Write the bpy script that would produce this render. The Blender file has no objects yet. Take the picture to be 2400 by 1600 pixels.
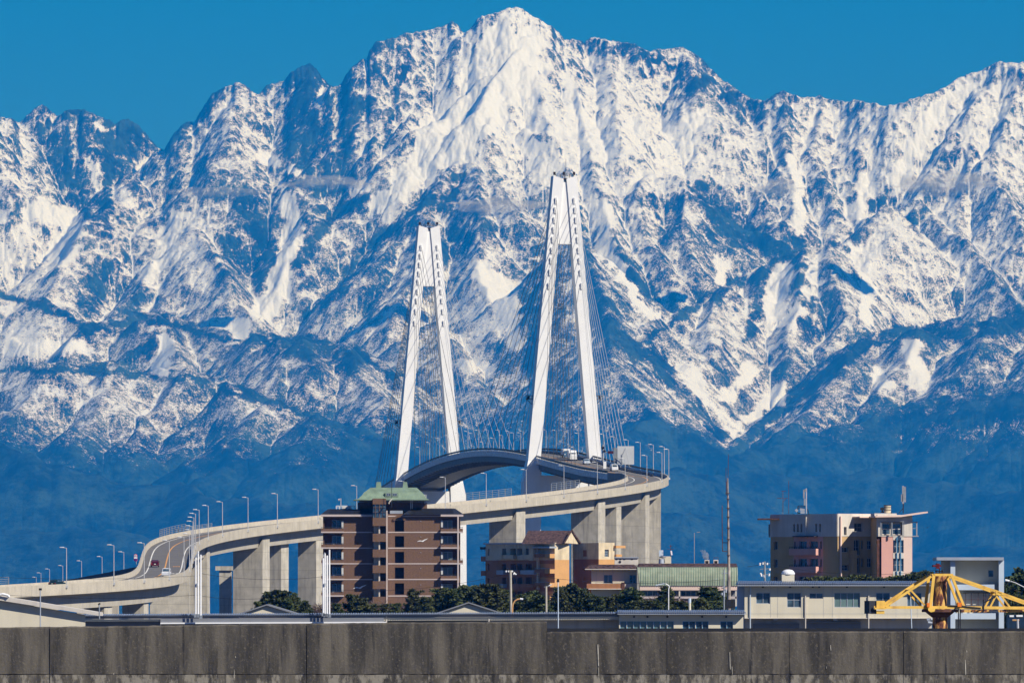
import bpy, bmesh, math, random
import numpy as np
from mathutils import Vector, Matrix
random.seed(7)
R = math.radians
C = bpy.context.scene.collection
SC = bpy.context.scene
# ------------------------------------------------------------------ camera, sky, sun, exposure
F = 22000.0          # focal length in photograph pixels (2400 wide)
HC = 6.0             # camera height above the sea
YH = 1440.0          # horizon row in the photograph
cam = bpy.data.cameras.new('camera'); camo = bpy.data.objects.new('camera', cam); C.objects.link(camo)
camo.location = (0, 0, HC); camo.rotation_euler = (R(90), 0, 0)
cam.sensor_width = 36.0; cam.lens = F / 2400 * 36.0
cam.shift_y = (YH - 800) / 2400.0
cam.clip_start = 5.0; cam.clip_end = 90000.0
SC.camera = camo
SUN_AZ, SUN_EL = R(51), R(38)      # azimuth: to the right, measured from straight behind the camera
sdir = Vector((math.sin(SUN_AZ) * math.cos(SUN_EL), -math.cos(SUN_AZ) * math.cos(SUN_EL), math.sin(SUN_EL)))
w = bpy.data.worlds.new('World'); SC.world = w; w.use_nodes = True
nt = w.node_tree; nt.nodes.clear()
sky = nt.nodes.new('ShaderNodeTexSky'); sky.sky_type = 'NISHITA'; sky.sun_disc = False
sky.sun_elevation = SUN_EL
sky.sun_rotation = math.atan2(sdir.x, sdir.y)
sky.altitude = 0; sky.air_density = 1.0; sky.dust_density = 0.0; sky.ozone_density = 3.0
tc = nt.nodes.new('ShaderNodeTexCoord')
va = nt.nodes.new('ShaderNodeVectorMath'); va.operation = 'ADD'; va.inputs[1].default_value = (0, 0, 0.14)
nt.links.new(tc.outputs['Generated'], va.inputs[0])
nt.links.new(va.outputs[0], sky.inputs[0])
tint = nt.nodes.new('ShaderNodeMix'); tint.data_type = 'RGBA'; tint.blend_type = 'MULTIPLY'
tint.inputs[0].default_value = 1.0; tint.inputs[7].default_value = (0.20, 0.63, 1.30, 1)
nt.links.new(sky.outputs[0], tint.inputs[6])
sz = nt.nodes.new('ShaderNodeSeparateXYZ'); nt.links.new(tc.outputs['Generated'], sz.inputs[0])
zr = nt.nodes.new('ShaderNodeMapRange'); zr.inputs[1].default_value = .040; zr.inputs[2].default_value = .068; nt.links.new(sz.outputs[2], zr.inputs[0])
tg = nt.nodes.new('ShaderNodeMix'); tg.data_type = 'RGBA'; tg.inputs[6].default_value = (.22, .64, 1.27, 1); tg.inputs[7].default_value = (.06, .585, 1.29, 1)
nt.links.new(zr.outputs[0], tg.inputs[0]); nt.links.new(tg.outputs[2], tint.inputs[7])
bg = nt.nodes.new('ShaderNodeBackground'); bg.inputs[1].default_value = 0.052
nt.links.new(tint.outputs[2], bg.inputs[0])
wo = nt.nodes.new('ShaderNodeOutputWorld'); nt.links.new(bg.outputs[0], wo.inputs[0])
sl = bpy.data.lights.new('sun', 'SUN'); sl.energy = 4.8; sl.angle = R(0.5); sl.color = (1.0, 0.96, 0.915)
slo = bpy.data.objects.new('sun', sl); C.objects.link(slo)
slo.rotation_euler = (-sdir).to_track_quat('-Z', 'Y').to_euler()
vs = SC.view_settings; vs.view_transform = 'Standard'; vs.look = 'None'; vs.exposure = 0.2; vs.gamma = 1.0; vs.use_curve_mapping = False
SC.cycles.max_bounces = 4; SC.cycles.diffuse_bounces = 2; SC.cycles.glossy_bounces = 2
SC.cycles.transmission_bounces = 2; SC.cycles.volume_bounces = 0; SC.cycles.transparent_max_bounces = 6

def P(px, py, D):
    return Vector(((px - 1200) / F * D, D, HC + (YH - py) / F * D))
def fx(px, D): return (px - 1200) / F * D
def fz(py, D): return HC + (YH - py) / F * D

# ------------------------------------------------------------------ helpers
def tag(o, label=None, cat=None, group=None, kind=None):
    if label: o['label'] = label
    if cat: o['category'] = cat
    if group: o['group'] = group
    if kind: o['kind'] = kind
    return o
def link_mesh(name, verts, faces, mat, parent=None, smooth=False):
    me = bpy.data.meshes.new(name); me.from_pydata(verts, [], faces); me.update()
    o = bpy.data.objects.new(name, me); C.objects.link(o)
    if mat: me.materials.append(mat)
    if smooth:
        me.polygons.foreach_set('use_smooth', [True] * len(me.polygons))
    if parent: o.parent = parent
    return o
class MB:
    """collects boxes, bars, tubes and prisms and links them as one mesh"""
    def __init__(s): s.v = []; s.f = []
    def add(s, vs_, fs_):
        n = len(s.v); s.v += [tuple(v) for v in vs_]; s.f += [tuple(i + n for i in f) for f in fs_]
    def box(s, x0, x1, y0, y1, z0, z1):
        if x0 > x1: x0, x1 = x1, x0
        if y0 > y1: y0, y1 = y1, y0
        if z0 > z1: z0, z1 = z1, z0
        s.add([(x0,y0,z0),(x1,y0,z0),(x1,y1,z0),(x0,y1,z0),(x0,y0,z1),(x1,y0,z1),(x1,y1,z1),(x0,y1,z1)],
              [(0,3,2,1),(4,5,6,7),(0,1,5,4),(1,2,6,5),(2,3,7,6),(3,0,4,7)])
        return s
    def hexa(s, b, t):     # 4 bottom and 4 top points
        s.add(list(b) + list(t), [(0,3,2,1),(4,5,6,7),(0,1,5,4),(1,2,6,5),(2,3,7,6),(3,0,4,7)]); return s
    def bar(s, a, b, w, h=None, up=(0,0,1)):
        a = Vector(a); b = Vector(b); h = h or w; d = (b - a).normalized(); u = Vector(up)
        if abs(d.dot(u)) > .98: u = Vector((0,1,0))
        x = d.cross(u).normalized() * w / 2; y = d.cross(x).normalized() * h / 2
        s.hexa([a-x-y, a+x-y, a+x+y, a-x+y], [b-x-y, b+x-y, b+x+y, b-x+y]); return s
    def tube(s, a, b, r0, r1=None, n=8):
        a = Vector(a); b = Vector(b); r1 = r0 if r1 is None else r1; d = (b - a).normalized()
        u = Vector((0,0,1)) if abs(d.z) < .9 else Vector((1,0,0))
        x = d.cross(u).normalized(); y = d.cross(x)
        vs_ = []
        for c, r in ((a, r0), (b, r1)):
            for i in range(n):
                t = 2 * math.pi * i / n; vs_.append(c + x * math.cos(t) * r + y * math.sin(t) * r)
        fs = [(i, (i+1) % n, n + (i+1) % n, n + i) for i in range(n)] + [tuple(range(n))[::-1], tuple(range(n, 2*n))]
        s.add(vs_, fs); return s
    def prism(s, pts, y0, y1):   # outline in x,z extruded along y
        n = len(pts)
        s.add([(x, y0, z) for x, z in pts] + [(x, y1, z) for x, z in pts],
              [tuple(range(n)), tuple(range(n, 2*n))[::-1]] + [(i, n + i, n + (i+1) % n, (i+1) % n) for i in range(n)]); return s
    def loft(s, rings, cap=True, closed=True):
        n = len(rings[0]); base = len(s.v); s.v += [tuple(p) for r in rings for p in r]
        m = n if closed else n - 1
        for k in range(len(rings) - 1):
            for i in range(m):
                a = base + k*n + i; b = base + k*n + (i+1) % n
                s.f.append((a, b, b + n, a + n))
        if cap and closed:
            s.f.append(tuple(base + i for i in range(n))[::-1]); s.f.append(tuple(base + (len(rings)-1)*n + i for i in range(n)))
        return s
    def build(s, name, mat, parent=None, loc=None, smooth=False):
        v = s.v
        if loc is not None:
            l = Vector(loc); v = [(a[0]-l.x, a[1]-l.y, a[2]-l.z) for a in v]
        elif parent is not None:
            rt = parent
            while rt.parent: rt = rt.parent
            l = rt.location; v = [(a[0]-l.x, a[1]-l.y, a[2]-l.z) for a in v]
        o = link_mesh(name, v, s.f, mat, parent, smooth)
        if loc is not None: o.location = loc
        bm = bmesh.new(); bm.from_mesh(o.data); bmesh.ops.recalc_face_normals(bm, faces=bm.faces); bm.to_mesh(o.data); bm.free()
        return o
def empty(name, loc, label, cat, group=None, rz=0):
    o = bpy.data.objects.new(name, None); C.objects.link(o); o.location = loc; o.rotation_euler.z = rz
    return tag(o, label, cat, group)
def copy_tree(o, parent=None):
    c = o.copy(); C.objects.link(c)
    if parent: c.parent = parent
    for ch in list(o.children): copy_tree(ch, c)
    return c
# parts under a part: vertices stay relative to the thing's origin (a part sits at its parent's origin)
def sub(o): return o

# ------------------------------------------------------------------ materials
MATS = {}
def new_mat(name):
    m = bpy.data.materials.new(name); m.use_nodes = True; n = m.node_tree
    b = n.nodes['Principled BSDF']; MATS[name] = m
    return m, n, b
def mat(name, col, rough=.8, metal=0., var=.12, scale=.6, streak=0., bump=0., grime=None, spec=.3, joints=0):
    """procedural painted / mineral surface: base colour broken up by noise, optional vertical rain streaks"""
    m, n, b = new_mat(name); L = n.links
    b.inputs['Roughness'].default_value = rough; b.inputs['Metallic'].default_value = metal
    b.inputs['Specular IOR Level'].default_value = spec
    g = n.nodes.new('ShaderNodeNewGeometry')
    nz = n.nodes.new('ShaderNodeTexNoise'); nz.inputs['Scale'].default_value = scale; nz.inputs['Detail'].default_value = 6
    L.new(g.outputs['Position'], nz.inputs['Vector'])
    mr = n.nodes.new('ShaderNodeMapRange'); mr.inputs[1].default_value = .3; mr.inputs[2].default_value = .7
    mr.inputs[3].default_value = 1 - var; mr.inputs[4].default_value = 1 + var
    L.new(nz.outputs[0], mr.inputs[0])
    mx = n.nodes.new('ShaderNodeVectorMath'); mx.operation = 'SCALE'; mx.inputs[0].default_value = col[:3]
    L.new(mr.outputs[0], mx.inputs['Scale']); out = mx.outputs[0]
    if streak:
        mp = n.nodes.new('ShaderNodeMapping'); mp.inputs['Scale'].default_value = (1.4, 1.4, .12)
        L.new(g.outputs['Position'], mp.inputs[0])
        n2 = n.nodes.new('ShaderNodeTexNoise'); n2.inputs['Scale'].default_value = 1.1; n2.inputs['Detail'].default_value = 5
        L.new(mp.outputs[0], n2.inputs['Vector'])
        m2 = n.nodes.new('ShaderNodeMapRange'); m2.inputs[1].default_value = .5; m2.inputs[2].default_value = .72; m2.inputs[3].default_value = 0; m2.inputs[4].default_value = streak
        L.new(n2.outputs[0], m2.inputs[0])
        x2 = n.nodes.new('ShaderNodeMix'); x2.data_type = 'RGBA'; gc = grime or tuple(c * .35 for c in col[:3])
        x2.inputs[7].default_value = (*gc, 1); L.new(m2.outputs[0], x2.inputs[0]); L.new(out, x2.inputs[6]); out = x2.outputs[2]
    if joints:        # shutter-board lines every couple of metres
        sp = n.nodes.new('ShaderNodeSeparateXYZ'); L.new(g.outputs['Position'], sp.inputs[0])
        md = n.nodes.new('ShaderNodeMath'); md.operation = 'PINGPONG'; md.inputs[1].default_value = joints/2; L.new(sp.outputs[2], md.inputs[0])
        lt = n.nodes.new('ShaderNodeMath'); lt.operation = 'LESS_THAN'; lt.inputs[1].default_value = .07; L.new(md.outputs[0], lt.inputs[0])
        ml = n.nodes.new('ShaderNodeMath'); ml.operation = 'MULTIPLY'; ml.inputs[1].default_value = .35; L.new(lt.outputs[0], ml.inputs[0])
        x3 = n.nodes.new('ShaderNodeMix'); x3.data_type = 'RGBA'; x3.inputs[7].default_value = (*[c*.4 for c in col[:3]], 1)
        L.new(ml.outputs[0], x3.inputs[0]); L.new(out, x3.inputs[6]); out = x3.outputs[2]
    L.new(out, b.inputs['Base Color'])
    if bump:
        bp = n.nodes.new('ShaderNodeBump'); bp.inputs['Strength'].default_value = bump; bp.inputs['Distance'].default_value = .05
        n3 = n.nodes.new('ShaderNodeTexNoise'); n3.inputs['Scale'].default_value = 6; n3.inputs['Detail'].default_value = 4
        L.new(g.outputs['Position'], n3.inputs['Vector']); L.new(n3.outputs[0], bp.inputs['Height']); L.new(bp.outputs[0], b.inputs['Normal'])
    return m
# ------------------------------------------------------------------ mountains (one eroded terrain sheet)
def vnoise(x, y, seed):
    xi = np.floor(x).astype(np.int64); yi = np.floor(y).astype(np.int64); xf = x - xi; yf = y - yi
    u = xf*xf*(3-2*xf); v = yf*yf*(3-2*yf)
    def h(a, b):
        n = (a*374761393 + b*668265263 + seed*1442695041) & 0xffffffff
        n = ((n ^ (n >> 13)) * 1274126177) & 0xffffffff
        return ((n ^ (n >> 16)) & 0xffff) / 65535.0
    return (h(xi,yi)*(1-u)+h(xi+1,yi)*u)*(1-v) + (h(xi,yi+1)*(1-u)+h(xi+1,yi+1)*u)*v
def fbm(x, y, s, octv, seed, gain=.5):
    t = 0; a = 1.; n = 0.
    for k in range(octv):
        t = t + a*(vnoise(x/s*2**k, y/s*2**k, seed+k*17)*2-1); n += a; a *= gain
    return t / n
SKYL = [(-300,300),(-150,240),(-60,262),(0,275),(30,280),(45,287),(60,275),(80,255),(98,246),(115,258),(135,272),(160,258),(180,257),(205,260),(225,270),(250,278),(268,290),(285,282),(300,278),(320,290),(345,315),(362,335),(375,350),(385,350),(400,325),(415,305),(430,288),(455,285),(465,268),(480,245),(500,218),(520,208),(545,200),(560,193),(580,205),(595,218),(605,220),(620,205),(640,197),(665,190),(680,170),(700,158),(725,147),(740,158),(752,180),(770,200),(785,202),(800,195),(810,175),(825,155),(845,142),(860,138),(865,120),(880,100),(900,95),(925,88),(955,78),(985,75),(1010,70),(1035,62),(1060,52),(1075,60),(1085,78),(1100,70),(1115,50),(1130,38),(1150,35),(1175,28),(1195,20),(1210,17),(1225,22),(1245,35),(1265,48),(1290,60),(1310,75),(1325,92),(1345,95),(1370,98),(1385,88),(1400,86),(1425,95),(1450,98),(1475,100),(1500,110),(1525,122),(1545,115),(1575,114),(1600,112),(1625,125),(1645,140),(1670,165),(1695,190),(1725,210),(1745,222),(1765,232),(1785,235),(1800,232),(1815,220),(1835,213),(1855,222),(1875,228),(1900,226),(1925,226),(1950,235),(1980,238),(2010,237),(2040,243),(2075,246),(2100,243),(2125,237),(2155,225),(2185,218),(2215,205),(2230,195),(2250,182),(2280,172),(2300,165),(2320,152),(2340,143),(2360,145),(2385,148),(2400,142),(2480,150),(2600,230),(2800,260)]
SKX = np.array([p[0] for p in SKYL], float); SKY = np.array([p[1] for p in SKYL], float)
RIDGES = [  # (extra distance towards the camera, slope, [(px, py), ...]) crest lines read from the photograph
 (0,.62,[(1240,95),(1215,130),(1172,185),(1122,204),(1020,286),(944,347),(867,423),(816,469),(740,541),(690,590),(655,680),(612,740),(580,800)]),
 (0,.7,[(860,138),(830,200),(800,262),(762,310),(740,370),(715,410)]),
 (0,.7,[(900,95),(890,200),(905,280),(880,350),(850,400),(800,440),(745,480)]),
 (0,.7,[(1060,52),(1030,120),(1000,180),(985,240),(950,300)]),
 (0,.7,[(725,147),(718,240),(700,330),(690,400),(670,440)]),
 (-100,.62,[(560,193),(590,300),(612,390),(640,470),(655,540),(625,640),(600,715)]),
 (150,.62,[(560,193),(500,240),(430,290),(385,348),(320,425),(275,485),(220,530),(150,600),(100,680)]),
 (250,.62,[(560,193),(535,330),(470,440),(425,500),(385,580),(330,660),(270,740),(240,800)]),
 (200,.62,[(425,500),(500,590),(550,680),(585,740)]),
 (200,.62,[(480,420),(440,520),(455,640),(470,740)]),
 (-800,.62,[(98,246),(120,330),(150,410),(175,480),(200,540)]),
 (-600,.62,[(0,275),(50,330),(85,390),(130,430),(175,480),(222,528)]),
 (-500,.62,[(60,330),(45,420),(70,520),(90,600),(70,680)]),
 (-700,.7,[(268,290),(262,350),(245,420),(262,470)]),
 (-700,.7,[(180,257),(205,340),(225,420)]),
 (1600,.55,[(-150,640),(-60,665),(0,682),(60,700),(100,712),(153,743),(199,773),(260,830)]),
 (2000,.5,[(60,880),(112,855),(199,768),(286,750),(357,742),(408,748),(469,775),(561,792),(638,784),(714,786),(816,814),(893,850),(960,900),(1040,960)]),
 (2400,.5,[(357,742),(400,800),(430,850)]),(2400,.5,[(600,795),(580,850),(545,900)]),(2600,.5,[(714,786),(745,860),(800,930)]),(2600,.5,[(650,790),(665,860),(640,930)]),
 (2500,.5,[(816,814),(850,880),(905,960)]),
 (3600,.48,[(-150,880),(0,868),(102,862),(194,856),(281,862),(357,871),(434,880),(490,890),(536,902),(587,925),(663,955),(740,978),(816,1003),(878,1030),(1000,1080),(1150,1120)]),
 (4000,.45,[(102,862),(60,930),(20,1000)]),(4000,.45,[(281,862),(230,940),(150,1030)]),(4000,.45,[(434,880),(340,970),(290,1040)]),(4000,.45,[(536,902),(450,1000),(400,1080)]),(4000,.45,[(640,945),(560,1020),(520,1100)]),(4000,.45,[(740,978),(690,1050),(660,1110)]),
 (7000,.5,[(-300,960),(-100,1000),(0,1020),(102,1056),(230,1095),(306,1110),(408,1132),(510,1150),(700,1175),(900,1210),(1200,1240)]),
 (8500,.42,[(-300,1250),(100,1230),(500,1260),(900,1290),(1300,1280)]),
 # middle, behind the pylons
 (0,.62,[(1240,95),(1262,200),(1290,300),(1325,390),(1345,480),(1350,560)]),
 (0,.62,[(1172,185),(1130,270),(1085,372),(1150,440),(1220,520),(1290,610)]),
 (0,.62,[(1085,372),(1020,450),(950,540),(880,620),(830,700),(790,770)]),
 (100,.6,[(1000,490),(1010,600),(960,680),(930,760),(900,800)]),
 (100,.6,[(1110,420),(1140,540),(1120,640),(1150,740),(1180,820)]),
 (200,.6,[(1290,610),(1270,700),(1230,780),(1190,860),(1130,950)]),
 (600,.55,[(950,800),(1020,760),(1075,840),(1140,930),(1200,1000),(1290,1060)]),
 (0,.62,[(1345,95),(1355,220),(1372,330),(1400,440),(1440,560),(1500,680),(1550,765)]),
 (0,.62,[(1425,95),(1440,230),(1465,367),(1506,380),(1557,408),(1608,444),(1659,500),(1740,540),(1830,580),(1880,600)]),
 (0,.62,[(1530,400),(1500,480),(1520,570),(1570,660),(1600,730)]),
 (0,.62,[(1610,445),(1590,540),(1620,620),(1660,690)]),
 (0,.62,[(1600,112),(1640,220),(1690,330),(1730,400),(1790,470),(1830,540)]),
 (0,.65,[(1700,200),(1740,290),(1790,360),(1830,420)]),
 (700,.6,[(2080,500),(1990,560),(1940,585),(1889,592),(1838,602),(1787,620),(1736,658),(1659,704),(1583,755),(1500,820),(1470,850)]),
 (900,.58,[(1889,595),(1880,680),(1870,760),(1845,860),(1800,950)]),
 (900,.58,[(1787,620),(1770,720),(1765,800),(1740,880),(1720,960)]),
 (900,.58,[(1700,680),(1670,760),(1660,830),(1650,900)]),
 (900,.58,[(1940,590),(1960,680),(1990,750),(1960,800)]),
 (1300,.58,[(1350,560),(1400,650),(1440,740),(1490,820),(1573,888),(1634,944),(1690,1020),(1712,1056)]),
 (1800,.55,[(1430,760),(1440,860),(1500,930),(1560,990)]),
 (1500,.55,[(1700,1060),(1787,990),(1853,944),(1914,872),(1996,816),(2067,786),(2150,776),(2220,765),(2320,750),(2400,742),(2500,700)]),
 (1900,.5,[(1990,822),(1960,900),(1900,960),(1850,1010)]),(1900,.5,[(2150,776),(2120,860),(2060,930),(2020,990)]),(1900,.5,[(2320,750),(2290,850),(2230,920),(2200,980)]),(1900,.5,[(2480,740),(2420,850),(2390,950)]),
 (3300,.52,[(1450,1020),(1540,985),(1640,1025),(1705,1062),(1790,1060),(1870,1042),(2000,1000),(2100,965),(2200,940),(2300,925),(2400,925),(2600,880)]),
 (5500,.5,[(1200,1130),(1400,1090),(1600,1085),(1800,1100),(2000,1090),(2200,1110),(2400,1130),(2600,1120)]),
 (7500,.42,[(1300,1230),(1600,1200),(1900,1225),(2200,1260),(2500,1270)]),
 # right side
 (0,.65,[(1835,213),(1842,300),(1835,380),(1860,450),(1850,520)]),
 (0,.65,[(1925,226),(1915,300),(1900,360),(1930,440),(1960,520)]),
 (0,.65,[(1980,238),(1990,320),(1980,400),(2010,480)]),
 (0,.65,[(2075,246),(2060,320),(2050,400),(2030,470)]),
 (0,.62,[(2215,205),(2190,270),(2140,340),(2090,420),(2050,500),(2000,560)]),
 (100,.62,[(2340,143),(2300,240),(2250,320),(2200,400),(2150,470),(2085,510)]),
 (100,.62,[(2150,470),(2220,530),(2280,600),(2340,680),(2400,740)]),
 (100,.62,[(2150,475),(2140,560),(2120,640),(2080,720),(2040,780)]),
 (100,.62,[(2280,600),(2240,680),(2210,740)]),
 (0,.62,[(2400,142),(2370,280),(2330,380),(2360,480),(2400,560),(2470,640)]),
 (0,.62,[(2300,240),(2290,360),(2260,460),(2250,540)]),
 (0,.62,[(2600,230),(2520,400),(2490,520),(2520,640)]),
]
D_CREST = 42000.
def build_terrain():
    uf = np.linspace(-70, 2470, 960)
    ul = np.concatenate([np.linspace(-2600, -950, 50), np.linspace(-920, -76, 170)]); ur = np.concatenate([np.linspace(2476, 3320, 170), np.linspace(3350, 5000, 50)])
    U = np.concatenate([ul, uf, ur])
    Dn = np.concatenate([np.linspace(28500, 34000, 130, endpoint=False), np.linspace(34000, 43300, 1000, endpoint=False), np.linspace(43300, 45500, 30)])
    # coarse pass
    def dauto(px, py, off):
        s = np.interp(px, SKX, SKY); return D_CREST - 3.7*(py - s) - off
    segs = []
    nodes = [(p[0], p[1], D_CREST + 260*math.sin(p[0]*.0051) + 120*math.sin(p[0]*.02)) for p in SKYL]
    for x in range(-2600, -300, 150): nodes.insert(0, (-300-(x+2600), 300+60*math.sin(x*.007), D_CREST))
    for x in range(2950, 5000, 150): nodes.append((x, 250+70*math.sin(x*.009), D_CREST))
    def addline(ns, k, f):
        for a, b in zip(ns[:-1], ns[1:]):
            A = P(a[0], a[1], a[2]); B = P(b[0], b[1], b[2]); segs.append((A, B, k, f))
    addline(nodes, .72, 0)
    for off, k, pts in RIDGES:
        ns = []
        for i, (x, y) in enumerate(pts):
            s = np.interp(x, SKX, SKY)
            d = dauto(x, y, off) if y - s > 3 else D_CREST - off*.3 + 260*math.sin(x*.0051) + 120*math.sin(x*.02)
            ns.append((x, y, d))
        addline(ns, k, 1)
    rg = random.Random(3)
    for side in (-1, 1):      # country outside the frame, for a look from the side
        for i in range(16):
            x = (-230 - i*150) if side < 0 else (2640 + i*150)
            ns = [(x, 300, D_CREST)]
            for j in range(1, 6): x += rg.uniform(-90, 90); ns.append((x, 300 + j*150 + rg.uniform(-40,40), D_CREST - 700*j))
            addline(ns, .6, 1)
    def base(Ug, Dg):
        X = (Ug-1200)/F*Dg; Y = Dg
        H = np.zeros_like(X) - 50
        # domain warp gives crests a natural wander
        wx = fbm(X, Y, 500, 4, 11)*70; wy = fbm(X, Y, 500, 4, 23)*70
        wf = np.clip((D_CREST+100-Dg)/900, 0, 1)
        Xw = X + wx*wf*.6; Yw = Y + wy*wf
        for A, B, k, f in segs:
            dx, dy = B.x-A.x, B.y-A.y; L2 = dx*dx+dy*dy+1e-6
            hi = max(A.z, B.z); reach = (hi+60)/k
            x0, x1 = min(A.x,B.x)-reach, max(A.x,B.x)+reach; y0, y1 = min(A.y,B.y)-reach, max(A.y,B.y)+reach
            r0 = np.searchsorted(Dg[:,0], y0); r1 = np.searchsorted(Dg[:,0], y1)
            if r1 <= r0: continue
            dm = (Dg[r0,0]+Dg[r1-1,0])/2
            c0 = np.searchsorted(Ug[0], 1200+x0/Dg[r0,0]*F - 40 if x0 < 0 else 1200+x0/Dg[r1-1,0]*F - 40); c1 = np.searchsorted(Ug[0], 1200+x1/Dg[r0,0]*F + 40 if x1 > 0 else 1200+x1/Dg[r1-1,0]*F + 40)
            if c1 <= c0: continue
            xs = Xw[r0:r1, c0:c1]; ys = Yw[r0:r1, c0:c1]
            t = np.clip(((xs-A.x)*dx+(ys-A.y)*dy)/L2, 0, 1)
            d = np.sqrt((xs-A.x-t*dx)**2+(ys-A.y-t*dy)**2)
            h = A.z+(B.z-A.z)*t - k*KS*d
            np.maximum(H[r0:r1, c0:c1], h, out=H[r0:r1, c0:c1])
        return H, X, Y
    def nbr_step(H, X, Y, F0, pw, border):
        nr, nc = H.shape; idx = np.arange(nr*nc).reshape(nr, nc)
        best = np.zeros_like(H); rec = idx.copy(); dist = np.ones_like(H)*10
        for a in (-1,0,1):
            for b in (-1,0,1):
                if a == 0 and b == 0: continue
                r0, r1 = max(0,-a), nr-max(0,a); c0, c1 = max(0,-b), nc-max(0,b)
                s_ = (slice(r0,r1), slice(c0,c1)); t_ = (slice(r0+a,r1+a), slice(c0+b,c1+b))
                dd = np.sqrt((X[s_]-X[t_])**2+(Y[s_]-Y[t_])**2)
                sl_ = (H[s_]-H[t_])/dd; m = sl_ > best[s_]
                best[s_] = np.where(m, sl_, best[s_]); rec[s_] = np.where(m, idx[t_], rec[s_]); dist[s_] = np.where(m, dd, dist[s_])
        area = np.abs(np.gradient(X, axis=1)*np.gradient(Y, axis=0))
        p = rec.ravel().copy(); self_ = p == np.arange(p.size)
        N = p.size; acc = np.append(area.ravel(), 0.); q = np.append(np.where(self_, N, p), N)
        for it in range(12):          # flow accumulation by pointer doubling
            add = np.bincount(q, weights=acc, minlength=N+1); acc = acc + add; acc[N] = 0; q = q[q]
        acc = acc[:N]
        if F0 == 0: return acc.reshape(H.shape), best, H
        Fk = F0*(acc.reshape(H.shape)**pw)/dist
        Fk = np.minimum(Fk, 3.)
        Fk[self_.reshape(H.shape)] = 0
        h = H.ravel(); f = Fk.ravel()
        a_ = h/(1+f); b_ = f/(1+f); a_ = np.where(self_, h, a_); b_ = np.where(self_, 0, b_); q = p.copy()
        for it in range(12):
            a_ = a_ + b_*a_[q]*(1); b_ = b_*b_[q]; q = q[q]
        return acc.reshape(H.shape), best, (a_ + b_*h[q]).reshape(H.shape)
    def smooth(H, n=1, a=.5):
        for _ in range(n):
            G = H.copy(); G[1:-1,1:-1] = (H[:-2,1:-1]+H[2:,1:-1]+H[1:-1,:-2]+H[1:-1,2:])/4; H = H*(1-a)+G*a
        return H
    Uc = U[::2]; Dc = Dn[::2]
    Ug, Dg = np.meshgrid(Uc, Dc)
    H, X, Y = base(Ug, Dg)
    n1 = fbm(X, Y, 260, 5, 5)
    mask = np.clip((H+20)/220, 0, 1)
    rdg = 1-np.abs(fbm(X, Y, 330, 4, 45, .55))*3.0
    H = H + mask*(n1*22 + rdg*34)
    H = np.maximum(H, -5 + 4*fbm(X, Y, 500, 3, 9))
    H0 = H.copy()
    for it in range(NIT1):
        acc, sl_, H = nbr_step(H, X, Y, K1, .45, None)
        H = smooth(H, 1, .12)
        H += (H0-H)*.05
    # fine pass
    Ug2, Dg2 = np.meshgrid(U, Dn)
    def up(A):   # bilinear onto the fine grid
        iu = np.interp(U, Uc, np.arange(len(Uc))); iv = np.interp(Dn, Dc, np.arange(len(Dc)))
        i0 = np.clip(iu.astype(int), 0, len(Uc)-2); fu = iu-i0; j0 = np.clip(iv.astype(int), 0, len(Dc)-2); fv = (iv-j0)[:,None]
        A0 = A[j0][:, i0]*(1-fu)+A[j0][:, i0+1]*fu; A1 = A[j0+1][:, i0]*(1-fu)+A[j0+1][:, i0+1]*fu
        return A0*(1-fv)+A1*fv
    H = up(H); X = (Ug2-1200)/F*Dg2; Y = Dg2
    mask = np.clip(H/400, 0, 1); rock = np.clip((H-900)/900, 0, 1)
    rd = 1-np.abs(fbm(X, Y, 130, 5, 71, .6))*2.2
    rd2 = 1-np.abs(fbm(X, Y, 55, 4, 171, .65))*2.4
    H = H + mask*(fbm(X, Y, 60, 4, 31, .6)*7) + rock*(rd*17 + rd2*7)
    H0 = H.copy()
    for it in range(NIT2):
        acc, sl_, H = nbr_step(H, X, Y, K2, .42, None)
        H += (H0-H)*.12
    # pull the skyline onto the traced one
    ele = (H-HC)/Dg2; top = ele.max(axis=0); tgt = (YH - np.interp(U, SKX, SKY))/F
    inr = (U > -280) & (U < 2780)
    kf = np.where(inr, tgt/top, 1); 
    ks = kf.copy()
    for _ in range(6): ks[1:-1] = (ks[:-2]+2*ks[1:-1]+ks[2:])/4
    wz = np.clip((H - (H.max(axis=0)-900))/700, 0, 1); wz = wz*wz*(3-2*wz)
    H = H*(1+(ks-1)*wz)
    top = ((H-HC)/Dg2).max(axis=0); kf = np.where(inr, tgt/top, 1)      # what is left, close to the crest only
    wz = np.clip((H - (H.max(axis=0)-160))/160, 0, 1); kf = kf + np.where(inr, (fbm(U, U*0, 16, 5, 177, .75)*6)/F/np.maximum(tgt,.01), 0)
    H = H*(1+(kf-1)*wz)
    acc, sl_, _ = nbr_step(smooth(H,1,.5), X, Y, 0, .4, None)
    return U, Dn, X, Y, H, acc
KS = 1.4
NIT1, K1, NIT2, K2 = 14, .010, 9, .030

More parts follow.
